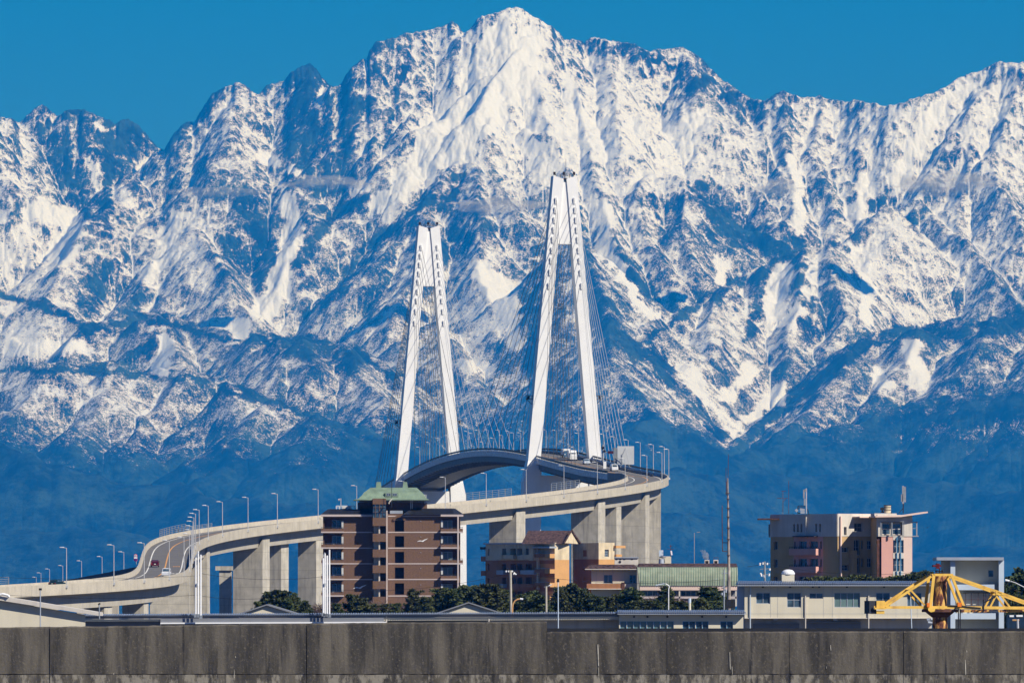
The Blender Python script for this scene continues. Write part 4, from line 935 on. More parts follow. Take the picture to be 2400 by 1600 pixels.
mb = MB(); hip(mb, f, 944, 1087, 1205, 1191, 20, -15, .9); mb.build('tiled_roof', M['tile_dark'], ap)
mb = MB()
for x in np.arange(774, 872, 3.2): mb.bar((*f.xy(x, .75), f.z(1204)+.05), (*f.xy(x+.3, -1.3), f.z(1192.5)+.05), .1)
for x in np.arange(966, 1064, 3.2): mb.bar((*f.xy(x, .75), f.z(1204)+.05), (*f.xy(x, -1.3), f.z(1191)+.05), .1)
mb.build('roof_rib', M['black'], rf)
mb = MB(); f.box(mb, 752, 873.5, 1205.2, 1210, .3, 1.0); f.box(mb, 1033, 1086, 1205.2, 1210, .3, 1.0); mb.build('eave_band', M['band'], ap)
mb = MB(); f.box(mb, 838, 1000, 1176, 1205, -9, -2.2); pent = mb.build('penthouse', M['brick'], ap)
mb = MB(); f.box(mb, 841, 872, 1173, 1177.5, -8.5, -2.4); f.box(mb, 906, 998, 1173, 1177.5, -8.5, -2.4)
mb.build('clerestory', M['curtain'], pent)
mb = MB(); f.box(mb, 914, 944, 1196, 1203, -.2, 0); r_ = mb.build('roof_planter', M['greymetal'], ap)
mb = MB()
for x in (962, 965.5): f.box(mb, x, x+1.2, 1158, 1192, -1.2, -1.0)
f.box(mb, 995, 996.2, 1158, 1180, -1.2, -1.0); f.box(mb, 998, 999, 1158, 1180, -1.2, -1.0)
mb.build('vent_pipe', M['white'], ap)
ringspts = [(1171.5,827,1008,2.4),(1167.5,840,1000,1.2),(1160,848,995,.7),(1153,853,989,.2),(1141.5,868,976,-2.0)]
mb = MB(); rings = []
for y, a, b, o in ringspts: rings.append([(*f.xy(a, o-1.4), f.z(y)), (*f.xy(b, o-1.4), f.z(y)), (*f.xy(b, -11-o+1.2), f.z(y)), (*f.xy(a, -11-o+1.2), f.z(y))])
mb.loft(rings); gr = mb.build('copper_roof', M['green'], ap)
for a, b in ((880,893),(943,955)):
    mb = MB(); hip(mb, f, a, b, 1143.5, 1128, 1.6, -6.4, -4.4, .2); mb.build('roof_vent', M['green'], gr)
mb = MB(); rings = []
for y, a, b, o in ((1154,899,905,.6),(1166,896,941,1.0)): pass
f.box(mb, 903, 934, 1153.5, 1164, -1.6, -.35); dm = mb.build('dormer', M['green'], gr)
for a in (906, 920.5): f.window(gr, a, a+10, 1155.5, 1161.5, -.34, 2, name='dormer_window')
def bird_mark(cx_, cy_, s_, off):
    pt = [(-13,4),(-9,1.5),(-5,.6),(-2,1.5),(1,.8),(4,-1.2),(8,-2.2),(13,-4.2),(9.5,-1.2),(6,.2),(2.5,3.2),(.5,4.0),(-2,3.0),(-5,2.6),(-9,3.0)]
    mb = MB(); cc = f.xy(cx_, 0); k = 1750/F*s_
    mb.prism([(cc[0]+x*k, f.z(cy_)-y*k) for x, y in pt], 1750-off-.05, 1750-off); mb.build('seagull_emblem', M['white'], ap)
bird_mark(990, 1265, 1.0, .01); bird_mark(843, 1374, 1.25, .01)
mb = MB()
for y in FLB[1:]: f.box(mb, 985.5, 987, y-27, y-25.5, 0, .15)
mb.build('wall_vent', M['frame_grey'], ap)
mb = MB(); f.box(mb, 1072, 1075.5, 1210, 1392, .9, 1.12); mb.build('downpipe', M['band'], ap)
t = empty('rooftop_antenna', P(918, 1169, 1746), 'thin aerial mast standing before the green copper roof', 'antenna')
mb = MB(); mb.tube(P(918,1190,1746), P(918,1128,1746), .05); mb.build('mast', M['darkrail'], t)
mb = MB(); mb.bar(P(912,1177,1745.9), P(919,1168,1745.9), .2); mb.bar(P(912,1180,1745.9), P(912,1176,1745.9), .2); mb.build('bracket', M['offwhite'], t)
t = empty('pipe_scaffold', P(800, 1190, 1751), 'white pipe frame with a small camera on the left dark tiled roof', 'roof frame')
mb = MB()
for x in (788, 796, 815, 832): mb.bar(P(x,1194,1752), P(x,1185,1752), .12)
mb.bar(P(788,1185,1752), P(834,1185,1752), .12); mb.bar(P(788,1189,1752), P(834,1189,1752), .1); mb.build('frame', M['white'], t)
mb = MB(); mb.bar(P(799,1186,1752), P(799,1167,1752), .14); mb.tube(P(793,1171,1752), P(797,1170,1752), .2); mb.build('mast', M['pole'], t)
mb = MB(); mb.box(fx(802,1752), fx(822,1752), 1752.5, 1754, fz(1193,1752), fz(1186,1752)); mb.build('unit', M['offwhite'], t)
# ---- orange / cream apartment block with the pitched tile roof
oa = empty('apartment_building', P(1300, 1400, 2000), 'orange and cream apartment block with a small brown pitched roof', 'apartment building')
A1 = Fac(1300, 2000, 47); A2 = Fac(1300, 2000, -43); A3 = Fac(1403, 2003, 47); A4 = Fac(1403, 2003, -43); GB = 1470
rows = [(1284,1300),(1320,1336),(1352,1368),(1385,1400)]
def hol(x0, x1, rr): return [(x0, x1, a, b) for a, b in rr]
hh_ = hol(1196,1209,rows)+hol(1212,1224,rows)+hol(1232,1249,rows)+hol(1266,1298,rows)+hol(1177,1186,rows)+hol(1143,1147,rows)
for (t_, b_, mt, nm) in ((1272.5,1311.5,'creamdirty','upper_wall'),(1311.5,GB,'brown_and_shade','lower_wall')):
    mb = MB(); A1.wall(mb, 1138, 1300, t_, b_, -1.3, 0, hh_); mb.build(nm, M[mt], oa)  # lower wall faces away from the sun, its orange darkened to brown
mb = MB(); A1.box(mb, 1139, 1299, 1273, GB, -4, -1.3); mb.build('inner_wall', M['brown_and_shade'], oa)
for (t_, b_, mt) in ((1271,1311,'creamdirty'),(1311,GB,'orange')):
    mb = MB(); A2.box(mb, 1300.2, 1334, t_, b_, -7, .02); mb.build('corner_wall', M[mt], oa)
for (a, b, k) in ((1177,1186,0),(1197,1208,0),(1213,1223,0),(1240,1248,0),(1268,1282,0)):
    for (t_, b_) in rows: A1.window(oa, a, b, t_+2, b_-1, -1.2, 2, fr='offwhite' if a in (1197,) else 'frame_grey')
for i, (t_, b_) in enumerate(rows):
    for (a, b) in ((1172,1188),(1185 if i == 0 else 1210,1211 if i == 0 else 1226),(1228,1254 if i == 0 else 1260)):
        mb = MB(); A1.box(mb, a, b, b_-1, b_+9, 0, 1.1); bl = mb.build('balcony', M['creamdirty' if i == 0 else ('greymetal' if a == 1172 or (a == 1228 and i == 1) else 'brown_and_shade')], oa)
    mb = MB(); A1.box(mb, 1264, 1288, b_-3, b_+5, 0, 1.4); bl = mb.build('balcony', M['brown_and_shade'], oa)
    mb = MB(); A1.box(mb, 1288.2, 1300, b_-3, b_+7, 0, 1.4); mb.build('balcony_lit_end', M['orange'], bl)  # sunlit end of the balcony coloured orange, the rest shade brown
    mb = MB(); A1.box(mb, 1264, 1300, b_-5.2, b_-4.6, 1.2, 1.3); mb.build('railing', M['frame_grey'], bl)
mb = MB(); A1.box(mb, 1136, 1260, 1270.5, 1274, -1, .5); A1.box(mb, 1263, 1304, 1280, 1284, 0, 2.0); mb.build('eave', M['greymetal'], oa)
for x in (1261.5, 1250.5): mb = MB(); A1.box(mb, x, x+3.2, 1279 if x < 1255 else 1276, 1313 if x < 1255 else 1380, 0, .5); mb.build('downpipe', M['creamdirty'], oa)
mb = MB(); A1.box(mb, 1252, 1262, 1279, 1313, -.3, 1.6); mb.build('wing_wall', M['creamdirty'], oa)
for y in (1302,1336,1368): mb = MB(); A1.box(mb, 1129.5, 1138, y, y+12, -3, .3); mb.build('side_balcony', M['brown_and_shade'], oa)
mb = MB(); A1.box(mb, 1129, 1138, 1280, 1286, -3, .5); mb.build('side_canopy', M['tile_dark'], oa)
# stair glass strip and second block
mb = MB(); A3.box(mb, 1333.5, 1345, 1274, GB, -3, -1.2); sg_ = mb.build('stair_glass', M['glass'], oa)
mb = MB()
for y in (1280,1289,1300,1311,1322,1331,1342,1353,1364): A3.box(mb, 1334, 1341, y, y+1.4, -1.2, -1.0)
mb.build('glazing_bar', M['offwhite'], sg_)
w3 = [(1366,1375,y,y+15) for y in (1288,1319,1351,1383)]
for (t_, b_, mt) in ((1271.5,1309.5,'creamdirty'),(1309.5,GB,'brown_and_shade')):
    mb = MB(); A3.wall(mb, 1344.5, 1403, t_, b_, -.4, 0, w3); mb.build('second_wall', M[mt], oa)
mb = MB(); A3.box(mb, 1345, 1396, 1272, GB, -3, -.4); mb.build('inner_wall', M['brown_and_shade'], oa)
for h in w3: A3.window(oa, *h, -.3, 2, rows=3, fr='creamdirty')
w4 = [(1417,1427,1287,1304),(1417,1427,1330,1345)]
for (t_, b_, mt) in ((1271,1310,'creamdirty'),(1310,GB,'orange')):
    mb = MB(); A4.wall(mb, 1403.2, 1440, t_, b_, -.4, .02, w4); mb.build('second_corner_wall', M[mt], oa)
mb = MB(); A4.box(mb, 1404, 1439, 1272, GB, -7, -.4); mb.build('inner_wall', M['brown_and_shade'], oa)
for h in w4: A4.window(oa, *h, -.3, 2, rows=3)
mb = MB(); A4.box(mb, 1438, 1460, 1277.5, 1283.5, -2, .8); A4.box(mb, 1440, 1453, 1298, 1304, -2, .6); mb.build('side_balcony', M['orange'], oa)
M['tile_brown'] = mat('brown_roof_tile', (.075,.045,.04), .7, var=1.0, scale=2.6)
mb = MB(); D_ = 2003; z1, z0 = fz(1242.5, D_), fz(1274, D_)
ra, rb = (fx(1238,D_), fx(1340,D_)); ea, eb = fx(1222,D_), fx(1324,D_)
mb.add([(ea,D_-3,z0),(eb,D_-3,z0),(rb,D_+3,z1),(ra,D_+3,z1),(ea+fx(1358,D_)-fx(1324,D_),D_+3.5,z0),(fx(1358,D_),D_+3.5,z0)], [(0,1,2,3),(3,2,5,4),(0,3,4),(1,5,2),(0,4,5,1)])
mb.build('pitched_roof', M['tile_brown'], oa)
mb = MB(); gx = fx(1358,D_); a_, b_, c_ = (fx(1322,D_), D_-3.2, z0), (gx, D_+3.5, z0), (fx(1339.5,D_), D_+.6, z1-.15)
mb.add([a_, b_, c_, (a_[0]-.3,a_[1]+.3,a_[2]), (b_[0]-.3,b_[1]+.3,b_[2]), (c_[0]-.3,c_[1]+.3,c_[2])], [(0,1,2),(3,5,4),(0,2,5,3),(2,1,4,5),(0,3,4,1)])
mb.build('gable_wall', M['creamdirty'], oa)
mb = MB(); mb.bar(Vector(c_)+Vector((0,-.2,.15)), Vector(b_)+Vector((.2,-.2,.15)), .35); mb.bar(Vector(c_)+Vector((0,-.2,.15)), Vector(a_)+Vector((0,-.2,.15)), .25); mb.build('verge_tile', M['tile_brown'], oa)
# ---- pink and ochre apartment block on the right
pa_ = empty('apartment_building', P(1963, 1400, 1500), 'ochre and pink apartment block with a flat white top storey and slanted roof fins', 'apartment building')
B1 = Fac(1963, 1500, 44); B2 = Fac(1963, 1500, -32); B3 = Fac(2138, 1496, -7); GB = 1500
wn = [(x, x+4.5, 1226.5, 1245) for x in (1860,1868.5,1877,1911.5,1920.5)]
low = [(1861,1865,y,y+17) for y in (1268,1310,1352)]+[(1872,1891,y,y+18) for y in (1267,1308,1350)]+[(1897,1917,y,y+18) for y in (1267,1308,1350)]+[(1922,1926,y,y+17) for y in (1268,1310,1352)]+[(1813,1823,y,y+19) for y in (1267,1309,1350)]
mb = MB(); B1.wall(mb, 1806, 1963, 1203.5, 1256.5, -.5, .1, wn); mb.build('upper_wall', M['offwhite'], pa_)
mb = MB(); B1.wall(mb, 1806, 1860, 1256.5, GB, -.5, 0, low); mb.build('lower_wall', M['ochre'], pa_)
mb = MB(); B1.wall(mb, 1929, 1963, 1256.5, GB, -.5, 0, low); mb.build('lower_wall', M['ochre'], pa_)
mb = MB(); B1.wall(mb, 1860, 1929, 1256.5, GB, -.5, -.02, low); mb.build('lower_wall', M['pink'], pa_)
mb = MB(); B1.box(mb, 1807, 1952, 1204, GB, -8, -.5); mb.build('inner_wall', M['darkgrey'], pa_)
for h in wn + low: B1.window(pa_, *h, -.4, 2 if h[1]-h[0] > 6 else 1, w_=.05)
for y in (1286,1328,1370):
    mb = MB(); B1.box(mb, 1859, 1922, y-1, y+14, 0, 1.0); bl = mb.build('balcony', M['pink'], pa_)
    mb = MB(); B1.box(mb, 1859, 1922, y-6, y-5.2, .9, 1.0)
    for k in range(12): x = 1860+k*5.3; B1.box(mb, x, x+.7, y-5.2, y-1, .92, .98)
    mb.build('railing', M['darkrail'], bl)
mb = MB(); B1.box(mb, 1868, 1918, 1254.5, 1257, 0, 1.1); mb.build('canopy', M['tile_dark'], pa_)
mb = MB(); B1.box(mb, 1890.5, 1892.3, 1210, 1258, .1, .35); mb.build('downpipe', M['offwhite'], pa_)
mb = MB(); mb.box(fx(1776,1511), fx(1825,1511), 1508, 1514, fz(1217.5,1511), fz(1214.5,1511)); mb.build('roof_fin', M['rust'], pa_)
mb = MB(); mb.bar(P(1803,1228,1512), P(1803,1258,1512), .25); mb.build('side_balcony', M['rail'], pa_)
w2 = [(1977,1983.5,1234,1253),(1973,1988,1282,1293),(1973,1989,1323,1336),(2001,2022,1225,1245),(2001,2015,1264,1300),(2001,2015,1306,1342),(2018,2023,1266,1286),(2018,2023,1308,1328),(2032,2044,1266,1286),(2032,2044,1307,1328),(2032,2044,1348,1364)]
mb = MB(); B2.wall(mb, 1963.2, 2056, 1203, 1256, -.5, .1, w2); mb.build('upper_wall', M['offwhite'], pa_)
mb = MB(); B2.wall(mb, 1963.2, 2056, 1256, GB, -.5, .02, w2); mb.build('lower_wall', M['ochre'], pa_)
mb = MB(); B2.box(mb, 1965, 2055, 1204, GB, -10, -.5); mb.build('inner_wall', M['darkgrey'], pa_)
for h in w2: B2.window(pa_, *h, -.4, 2 if h[1]-h[0] > 8 else 1, rows=2 if h[1]-h[0] > 10 else 1)
mb = MB(); B2.box(mb, 1967, 1970, 1209, 1350, .1, .4); mb.build('downpipe', M['pinkpale'], pa_)
mb = MB(); B2.box(mb, 1989.5, 1999, 1289, GB, 0, 1.2); mb.build('buttress_wall', M['ochre'], pa_)
w5 = [(2093,2118,y,y+30) for y in (1265,1308,1351)]
mb = MB(); B3.wall(mb, 2056, 2138, 1206, 1256.5, -.5, .1, [(2064,2115,1223,1254)]); mb.build('upper_wall', M['offwhite'], pa_)
mb = MB(); B3.box(mb, 2056, 2066, 1256.5, GB, -.6, -.3); mb.build('recess_wall', M['rust'], pa_)  # recess strip coloured dark brown to give its shade
mb = MB(); B3.box(mb, 2066, 2093, 1256.5, GB, -.5, .0); mb.build('pink_wall', M['pink'], pa_)
mb = MB(); B3.wall(mb, 2093, 2118, 1256.5, GB, -.5, .04, w5); mb.build('white_wall', M['offwhite'], pa_)
mb = MB(); B3.box(mb, 2118, 2138, 1256.5, GB, -.5, .0); mb.build('pale_pink_wall', M['pinkpale'], pa_)
mb = MB(); B3.box(mb, 2057, 2137, 1207, GB, -7, -.6); mb.build('inner_wall', M['ochre'], pa_)
for h in w5: B3.window(pa_, *h, -.3, 3, rows=2, fr='offwhite')
B3.window(pa_, 2066, 2088, 1225, 1253, -.3, 1, fr='offwhite', rows=2, w_=.14); B3.window(pa_, 2091, 2113, 1225, 1253, -.3, 1, fr='offwhite', rows=2, w_=.14)
mb = MB()
for x in (2101,2110): B3.box(mb, x, x+1.4, 1258, GB, .1, .3)
mb.build('downpipe', M['frame_blue'], pa_)
mb = MB(); B3.box(mb, 2060, 2116, 1221, 1222.2, .6, .8)
for x in (2061,2064,2087,2089,2113,2116): B3.box(mb, x, x+1, 1221, 1256, .6, .8)
mb.build('balcony_frame', M['rail'], pa_)
mb = MB(); B3.box(mb, 2138, 2153, 1254.5, 1257, -3, .1); B3.box(mb, 2149.5, 2152, 1222, 1254.5, -1, -.8); B3.box(mb, 2138, 2152, 1222, 1224, -1, -.8); B3.box(mb, 2138, 2152, 1237, 1238, -1, -.9); mb.build('side_balcony', M['rail'], pa_)
mb = MB(); zt0, zt1 = 1212, 1200.5
q = [(*B3.xy(2048,1.6), B3.z(1212)), (*B3.xy(2108,1.6), B3.z(1211)), (*B3.xy(2171,1.4), B3.z(1201.5))]; q2 = [(*B3.xy(2048,-5), B3.z(1212)), (*B3.xy(2108,-5), B3.z(1211)), (*B3.xy(2171,-3), B3.z(1201.5))]
for k in (0, 1): mb.hexa([q[k], q[k+1], q2[k+1], q2[k]], [(v[0], v[1], v[2]+.22) for v in (q[k], q[k+1], q2[k+1], q2[k])])
mb.build('roof_fin', M['pinkpale'], pa_)
mb = MB(); B2.box(mb, 1997, 2056, 1209.5, 1212.5, 0, 2.2); mb.build('roof_fin', M['pinkpale'], pa_)
mb = MB(); B3.box(mb, 2050, 2102, 1202.5, 1210, -4, -.2); mb.build('roof_parapet', M['offwhite'], pa_)
def aerial(name, label, cat, D, parts):
    t = empty(name, P(parts[0][1][0][0], parts[0][1][0][1], D), label, cat)
    for nm, segs_, w_, mt in parts:
        mb = MB()
        for a, b in zip(segs_[::2], segs_[1::2]): mb.bar(P(*a, D), P(*b, D), w_)
        mb.build(nm, M[mt], t)
    return t
aerial('rooftop_antenna', 'thin television aerial on the flat roof left of the dish frame', 'antenna', 1502, [('mast', [(1835,1204),(1835,1150)], .07, 'rust'), ('crossbar', [(1821,1167),(1847,1167),(1831,1150),(1842,1150),(1836,1175),(1841,1168)], .06, 'rust')])
aerial('rooftop_antenna', 'tallest thin whip aerial on the flat roof', 'antenna', 1502.5, [('mast', [(1848.5,1204),(1848.5,1126)], .06, 'rust')])
aerial('mobile_antenna', 'dark mobile phone antenna cluster with a low frame on the flat roof', 'antenna', 1503, [('mast', [(1890,1203),(1890,1144)], .16, 'pole'), ('panel', [(1884.5,1167),(1884.5,1147),(1888,1152),(1888,1145),(1886,1184),(1886,1168)], .28, 'rail'), ('frame', [(1870,1203),(1870,1185),(1870,1185),(1888,1185),(1870,1189),(1888,1189),(1870,1202),(1888,1202),(1892,1192),(1896,1204)], .12, 'black'), ('equipment', [(1875,1193),(1886,1195),(1876,1200),(1886,1200),(1865,1193),(1869,1198)], .4, 'greymetal')])
aerial('mobile_antenna', 'dark upright panel antenna near the right roof fin', 'antenna', 1499, [('mast', [(2117,1202),(2117,1140)], .16, 'black'), ('panel', [(2116.5,1180),(2116.5,1138),(2121,1176),(2121,1140),(2114,1175),(2114,1158)], .3, 'rail'), ('brace', [(2117,1190),(2106,1202)], .1, 'black')])
t = empty('rooftop_tank', P(2076, 1203, 1499), 'dark ribbed equipment drum on the right flat roof', 'tank')
mb = MB(); mb.tube(P(2080,1202,1499), P(2080,1184,1499), .55, n=12); mb.build('drum', M['creamdirty'], t)
mb = MB()
for y in (1184, 1189, 1195): mb.tube(P(2080,y,1499), P(2080,y-1.2,1499), .62, n=12)
mb.bar(P(2068,1200,1498.9), P(2068,1188,1498.9), .2); mb.bar(P(2063,1192,1498.9), P(2072,1192,1498.9), .4); mb.bar(P(2064,1199,1498.9), P(2090,1201,1498.9), .2); mb.build('band', M['black'], t)
# ---- long building with the green curved metal roof
gb = empty('hall_building', P(1550, 1400, 1400), 'long hall with green curved metal roof, cream walls and dark ridge tiles', 'hall')
g = Fac(1550, 1400)
wl = [(1415,1435.5,1346,1366.5),(1475.5,1491,1346.5,1366.5)]
mb = MB(); g.wall(mb, 1386, 1493, 1331, 1420, -.4, 0, wl); g.box(mb, 1387, 1492, 1332, 1420, -8, -.4); mb.build('wall', M['cream'], gb)
for h in wl: g.window(gb, *h, -.3, 2)
mb = MB()
for x in (1397,1414,1436,1464): g.box(mb, x, x+.5, 1332, 1367, .0, .02)
mb.build('panel_joint', M['greymetal'], gb)
mb = MB(); hip(mb, g, 1369, 1500, 1333, 1322, 14, -9, 1.3); hip(mb, g, 1495, 1729, 1328, 1319.5, 3, -9, .9); mb.build('tiled_roof', M['tile_brown'], gb)
mb = MB(); g.box(mb, 1371, 1495, 1332.6, 1334.2, .6, 1.4); mb.build('eave', M['offwhite'], gb)
mb = MB(); g.box(mb, 1375, 1456, 1367, 1378.5, .3, 1.8); bl = mb.build('balcony', M['brown_and_shade'], gb)
mb = MB(); g.box(mb, 1379, 1457, 1378.5, 1380.5, .3, 1.9); g.box(mb, 1464, 1480, 1368, 1376, .3, 1.0); mb.build('balcony_edge', M['offwhite'], bl)
mb = MB(); g.box(mb, 1456, 1464, 1364, 1420, .2, 1.9); mb.build('pillar', M['rust'], gb)
mb = MB(); rings = []
for k in range(7):
    a = k/6*math.pi/2; y = 1372 - (1372-1328)*math.sin(a); o = 3.2 - 2.6*(1-math.cos(a))
    rings.append([(*g.xy(1499-6*math.sin(a), o), g.z(y)), (*g.xy(1728, o), g.z(y)), (*g.xy(1728, -1), g.z(y)), (*g.xy(1499-6*math.sin(a), -1), g.z(y))])
mb.loft(rings); mr = mb.build('curved_roof', M['palegreen'], gb)
mb = MB()
for x in np.arange(1502, 1727, 5.6):
    for k in range(6):
        p = []
        for kk in (k, k+1):
            a = kk/6*math.pi/2; p.append((*g.xy(x, 3.24-2.6*(1-math.cos(a))), g.z(1372-44*math.sin(a))))
        mb.bar(p[0], p[1], .09)
mb.build('standing_seam', M['green'], mr)
mb = MB(); g.box(mb, 1499, 1728, 1372, 1382.5, -1, 3.1); mb.build('fascia', M['pinkpale'], gb)
mb = MB(); g.box(mb, 1499, 1728, 1382.5, 1420, -1, 1.2); mb.build('lower_wall', M['darkgrey'], gb)
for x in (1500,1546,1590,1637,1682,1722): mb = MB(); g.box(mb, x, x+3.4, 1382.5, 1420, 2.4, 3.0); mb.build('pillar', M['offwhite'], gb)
for x in (1505,1550,1595,1642): g.window(gb, x, x+36, 1384, 1396, 1.25, 3)
mb = MB(); g.box(mb, 1502, 1728, 1397, 1402, 2.6, 3.0); mb.build('low_parapet', M['band'], gb)
t = empty('rooftop_unit', P(1468, 1322, 1404), 'row of white rooftop cabinets with round fan left of the green roof', 'rooftop unit')
mb = MB(); u = Fac(1468, 1404); u.box(mb, 1440.5, 1496, 1307, 1323, -2, 0); mb.build('cabinet', M['offwhite'], t)
mb = MB(); u.box(mb, 1440, 1497, 1305, 1307, -2.2, .2); mb.build('top_tray', M['greymetal'], t)
mb = MB(); c = u.xy(1453,0); mb.tube((c[0],c[1]-.05,u.z(1316)), (c[0],c[1],u.z(1316)), .2, n=12)
for x in (1443,1452,1461,1479): u.box(mb, x, x+4.5, 1309.5, 1311, 0, .05)
mb.build('vent', M['black'], t)
t = empty('roof_hut', P(1558, 1318, 1403), 'small cream hut with a pale blue tank on the dark ridge', 'roof hut'); u = Fac(1558, 1403)
mb = MB(); u.box(mb, 1546, 1573, 1303, 1320, -2, 0); mb.build('wall', M['cream'], t)
mb = MB(); u.box(mb, 1544.5, 1554.5, 1288.5, 1303, -1.5, .2); mb.build('tank', M['paleblue'], t)
mb = MB(); c = u.xy(1550,.5); mb.tube((c[0],c[1],u.z(1320)), (c[0],c[1],u.z(1309)), .42, .36, 12); mb.build('dome_vent', M['greymetal'], t)
aerial('television_aerial', 'television aerial with a small white dish beside the cream roof hut', 'antenna', 1402, [('mast', [(1571.5,1304),(1571.5,1276)], .07, 'rust'), ('crossbar', [(1564,1286),(1580,1286),(1568,1279),(1576,1279)], .05, 'rust'), ('dish', [(1573,1290),(1574.5,1300)], .22, 'white')])
aerial('street_lamp', 'thin dark lamp post sticking up behind the green curved roof', 'street lamp', 1420, [('pole', [(1627.5,1330),(1627.5,1248)], .1, 'rail'), ('arm', [(1633,1247),(1641,1246)], .09, 'rail')])
for x, l in ((1657,'left of the two small white roof chimneys, the one giving off steam'), (1678,'right of the two small white roof chimneys beside the tall mast')):
    t = empty('roof_chimney', P(x, 1322, 1403), l, 'chimney'); u = Fac(x, 1403)
    mb = MB(); u.box(mb, x-5.5, x+5.5, 1311, 1322, -1, 0); mb.build('stack', M['offwhite'], t)
    mb = MB(); u.box(mb, x-3.5, x+3.5, 1313.5, 1322, .0, .04); mb.build('opening', M['black'], t)
    mb = MB()
    for q in (x-5.3, x+4.8): u.box(mb, q, q+.6, 1306, 1311, -.1, 0)
    u.box(mb, x-5.3, x+5.4, 1305.4, 1306.2, -.1, 0); mb.build('cap_frame', M['rust'], t)
# ---- two-storey cream building
cb = empty('two_storey_building', P(1950, 1440, 1000), 'two-storey cream factory office with blue-grey tiled eaves behind the sea wall', 'office building')
f2 = Fac(1950, 1000); wins = [(1772,1805,1388,1414),(1844.5,1877.5,1388,1422.5),(1897,1929,1389,1402),(1955,2016,1388,1422.5),(2053,2086,1388,1420),(2126,2160,1388,1420)]
mb = MB(); f2.wall(mb, 1745, 2200, 1371, 1447, -.3, 0, wins); f2.box(mb, 1746, 2199, 1372, 1447, -9, -.3); mb.build('upper_wall', M['cream'], cb)
for h, n_ in zip(wins, (2,2,2,4,2,2)): f2.window(cb, *h, -.2, n_, rows=2 if h[0] == 1844.5 else 1, gl='greenglass' if n_ == 4 else 'glass')
mb = MB(); f2.box(mb, 1746, 2199, 1447.2, 1560, -9, -1.6); mb.build('ground_floor_wall', M['offwhite'], cb)
for (a, b, t_) in ((1766,1874,1463),(1890,2018,1459)):
    mb = MB(); f2.box(mb, a, b, t_-3, t_, -1.6, -1.0); f2.box(mb, a, b, t_, 1540, -1.58, -1.3); mb.build('roller_shutter', M['darkgrey'], cb)
mb = MB()
for x in (1806,1822.5,1878,1930,1951,2033,2051,2100,2150): f2.box(mb, x, x+.35, 1373, 1446, 0, .015)
f2.box(mb, 1746, 2199, 1437, 1437.5, 0, .015); mb.build('panel_joint', M['greymetal'], cb)
mb = MB(); f2.box(mb, 1728, 2195, 1368.5, 1372.5, -.5, .95); mb.build('gutter', M['greymetal'], cb)
mb = MB(); hip(mb, f2, 1727, 2197, 1368.4, 1361, 8, -9, 1.0, 3.5); rf = mb.build('tiled_roof', M['roofedge'], cb)
mb = MB()
for x in np.arange(1730, 2195, 4.2): mb.tube((*f2.xy(x, 1.05), f2.z(1366.8)), (*f2.xy(x, -2.2), f2.z(1361.4)), .075, n=6)
mb.build('tile_roll', M['roofedge'], rf)
mb = MB(); f2.box(mb, 1745, 2200, 1447, 1448.6, -1.6, .12); mb.build('floor_edge', M['offwhite'], cb)
for x in (1757.5, 1887, 2035): mb = MB(); f2.box(mb, x, x+2.2, 1373 if x < 1800 else 1395, 1475, .1, .2); mb.build('downpipe', M['paleblue' if x < 1800 else 'offwhite'], cb)
for x in (1788,1852,1905,1920,1985,2072): mb = MB(); f2.box(mb, x-2, x+2, 1373.5, 1376.5, 0, .12); mb.build('wall_vent', M['black'], cb)
for x in (1818,1958,2095): mb = MB(); f2.box(mb, x-5, x+5, 1449, 1453, -1.5, -.4); mb.build('floodlight', M['frame_grey'], cb)
mb = MB(); f2.box(mb, 1729, 1745, 1372, 1560, -3, -1.2); mb.build('side_annex', M['paleblue'], cb)
t = empty('roof_ventilator', P(1847, 1360, 1002), 'white dome-topped ventilator on the two-storey building roof', 'ventilator')
mb = MB(); u = Fac(1847, 1002); u.box(mb, 1832.5, 1862, 1346, 1364, -1.4, 0); mb.build('base', M['cream'], t)
mb = MB(); c = P(1847, 1345, 1002.6); k = 1002/F
for i, (r0, y0, r1, y1) in enumerate(((16,1345,16,1341),(14.5,1341,14,1338.5),(14,1338.5,10,1335),(10,1335,3,1333.5))):
    mb.tube((c.x,c.y,fz(y0,1002)), (c.x,c.y,fz(y1,1002)), r0*k, r1*k, 20)
mb.build('dome', M['white'], t)
# ---- long low sheds
f3 = Fac(800, 950)
sh = empty('warehouse', P(850, 1450, 950), 'very long low warehouse with corrugated roof edge stretching behind the sea wall', 'warehouse')
mb = MB()
for (a, b, ya, yb) in ((-120,1460,1445.5,1438.5),):
    p = [f3.xy(a, .6), f3.xy(b, .6), f3.xy(b, -14), f3.xy(a, -14)]
    mb.hexa([(*p[0], f3.z(ya)), (*p[1], f3.z(yb)), (*p[2], f3.z(yb-1)), (*p[3], f3.z(ya-1))], [(*p[0], f3.z(ya-3)), (*p[1], f3.z(yb-3)), (*p[2], f3.z(yb-4)), (*p[3], f3.z(ya-4))])
rf = mb.build('roof', M['greymetal'], sh)
def ry(x): return 1445.5 - (x+120)/1580*7
mb = MB()
for x in np.arange(-118, 1458, 5.6): mb.tube((*f3.xy(x, .9), f3.z(ry(x)-3.6)), (*f3.xy(x, -2), f3.z(ry(x)-4.6)), .085, n=6)
mb.build('corrugation', M['roofedge'], rf)
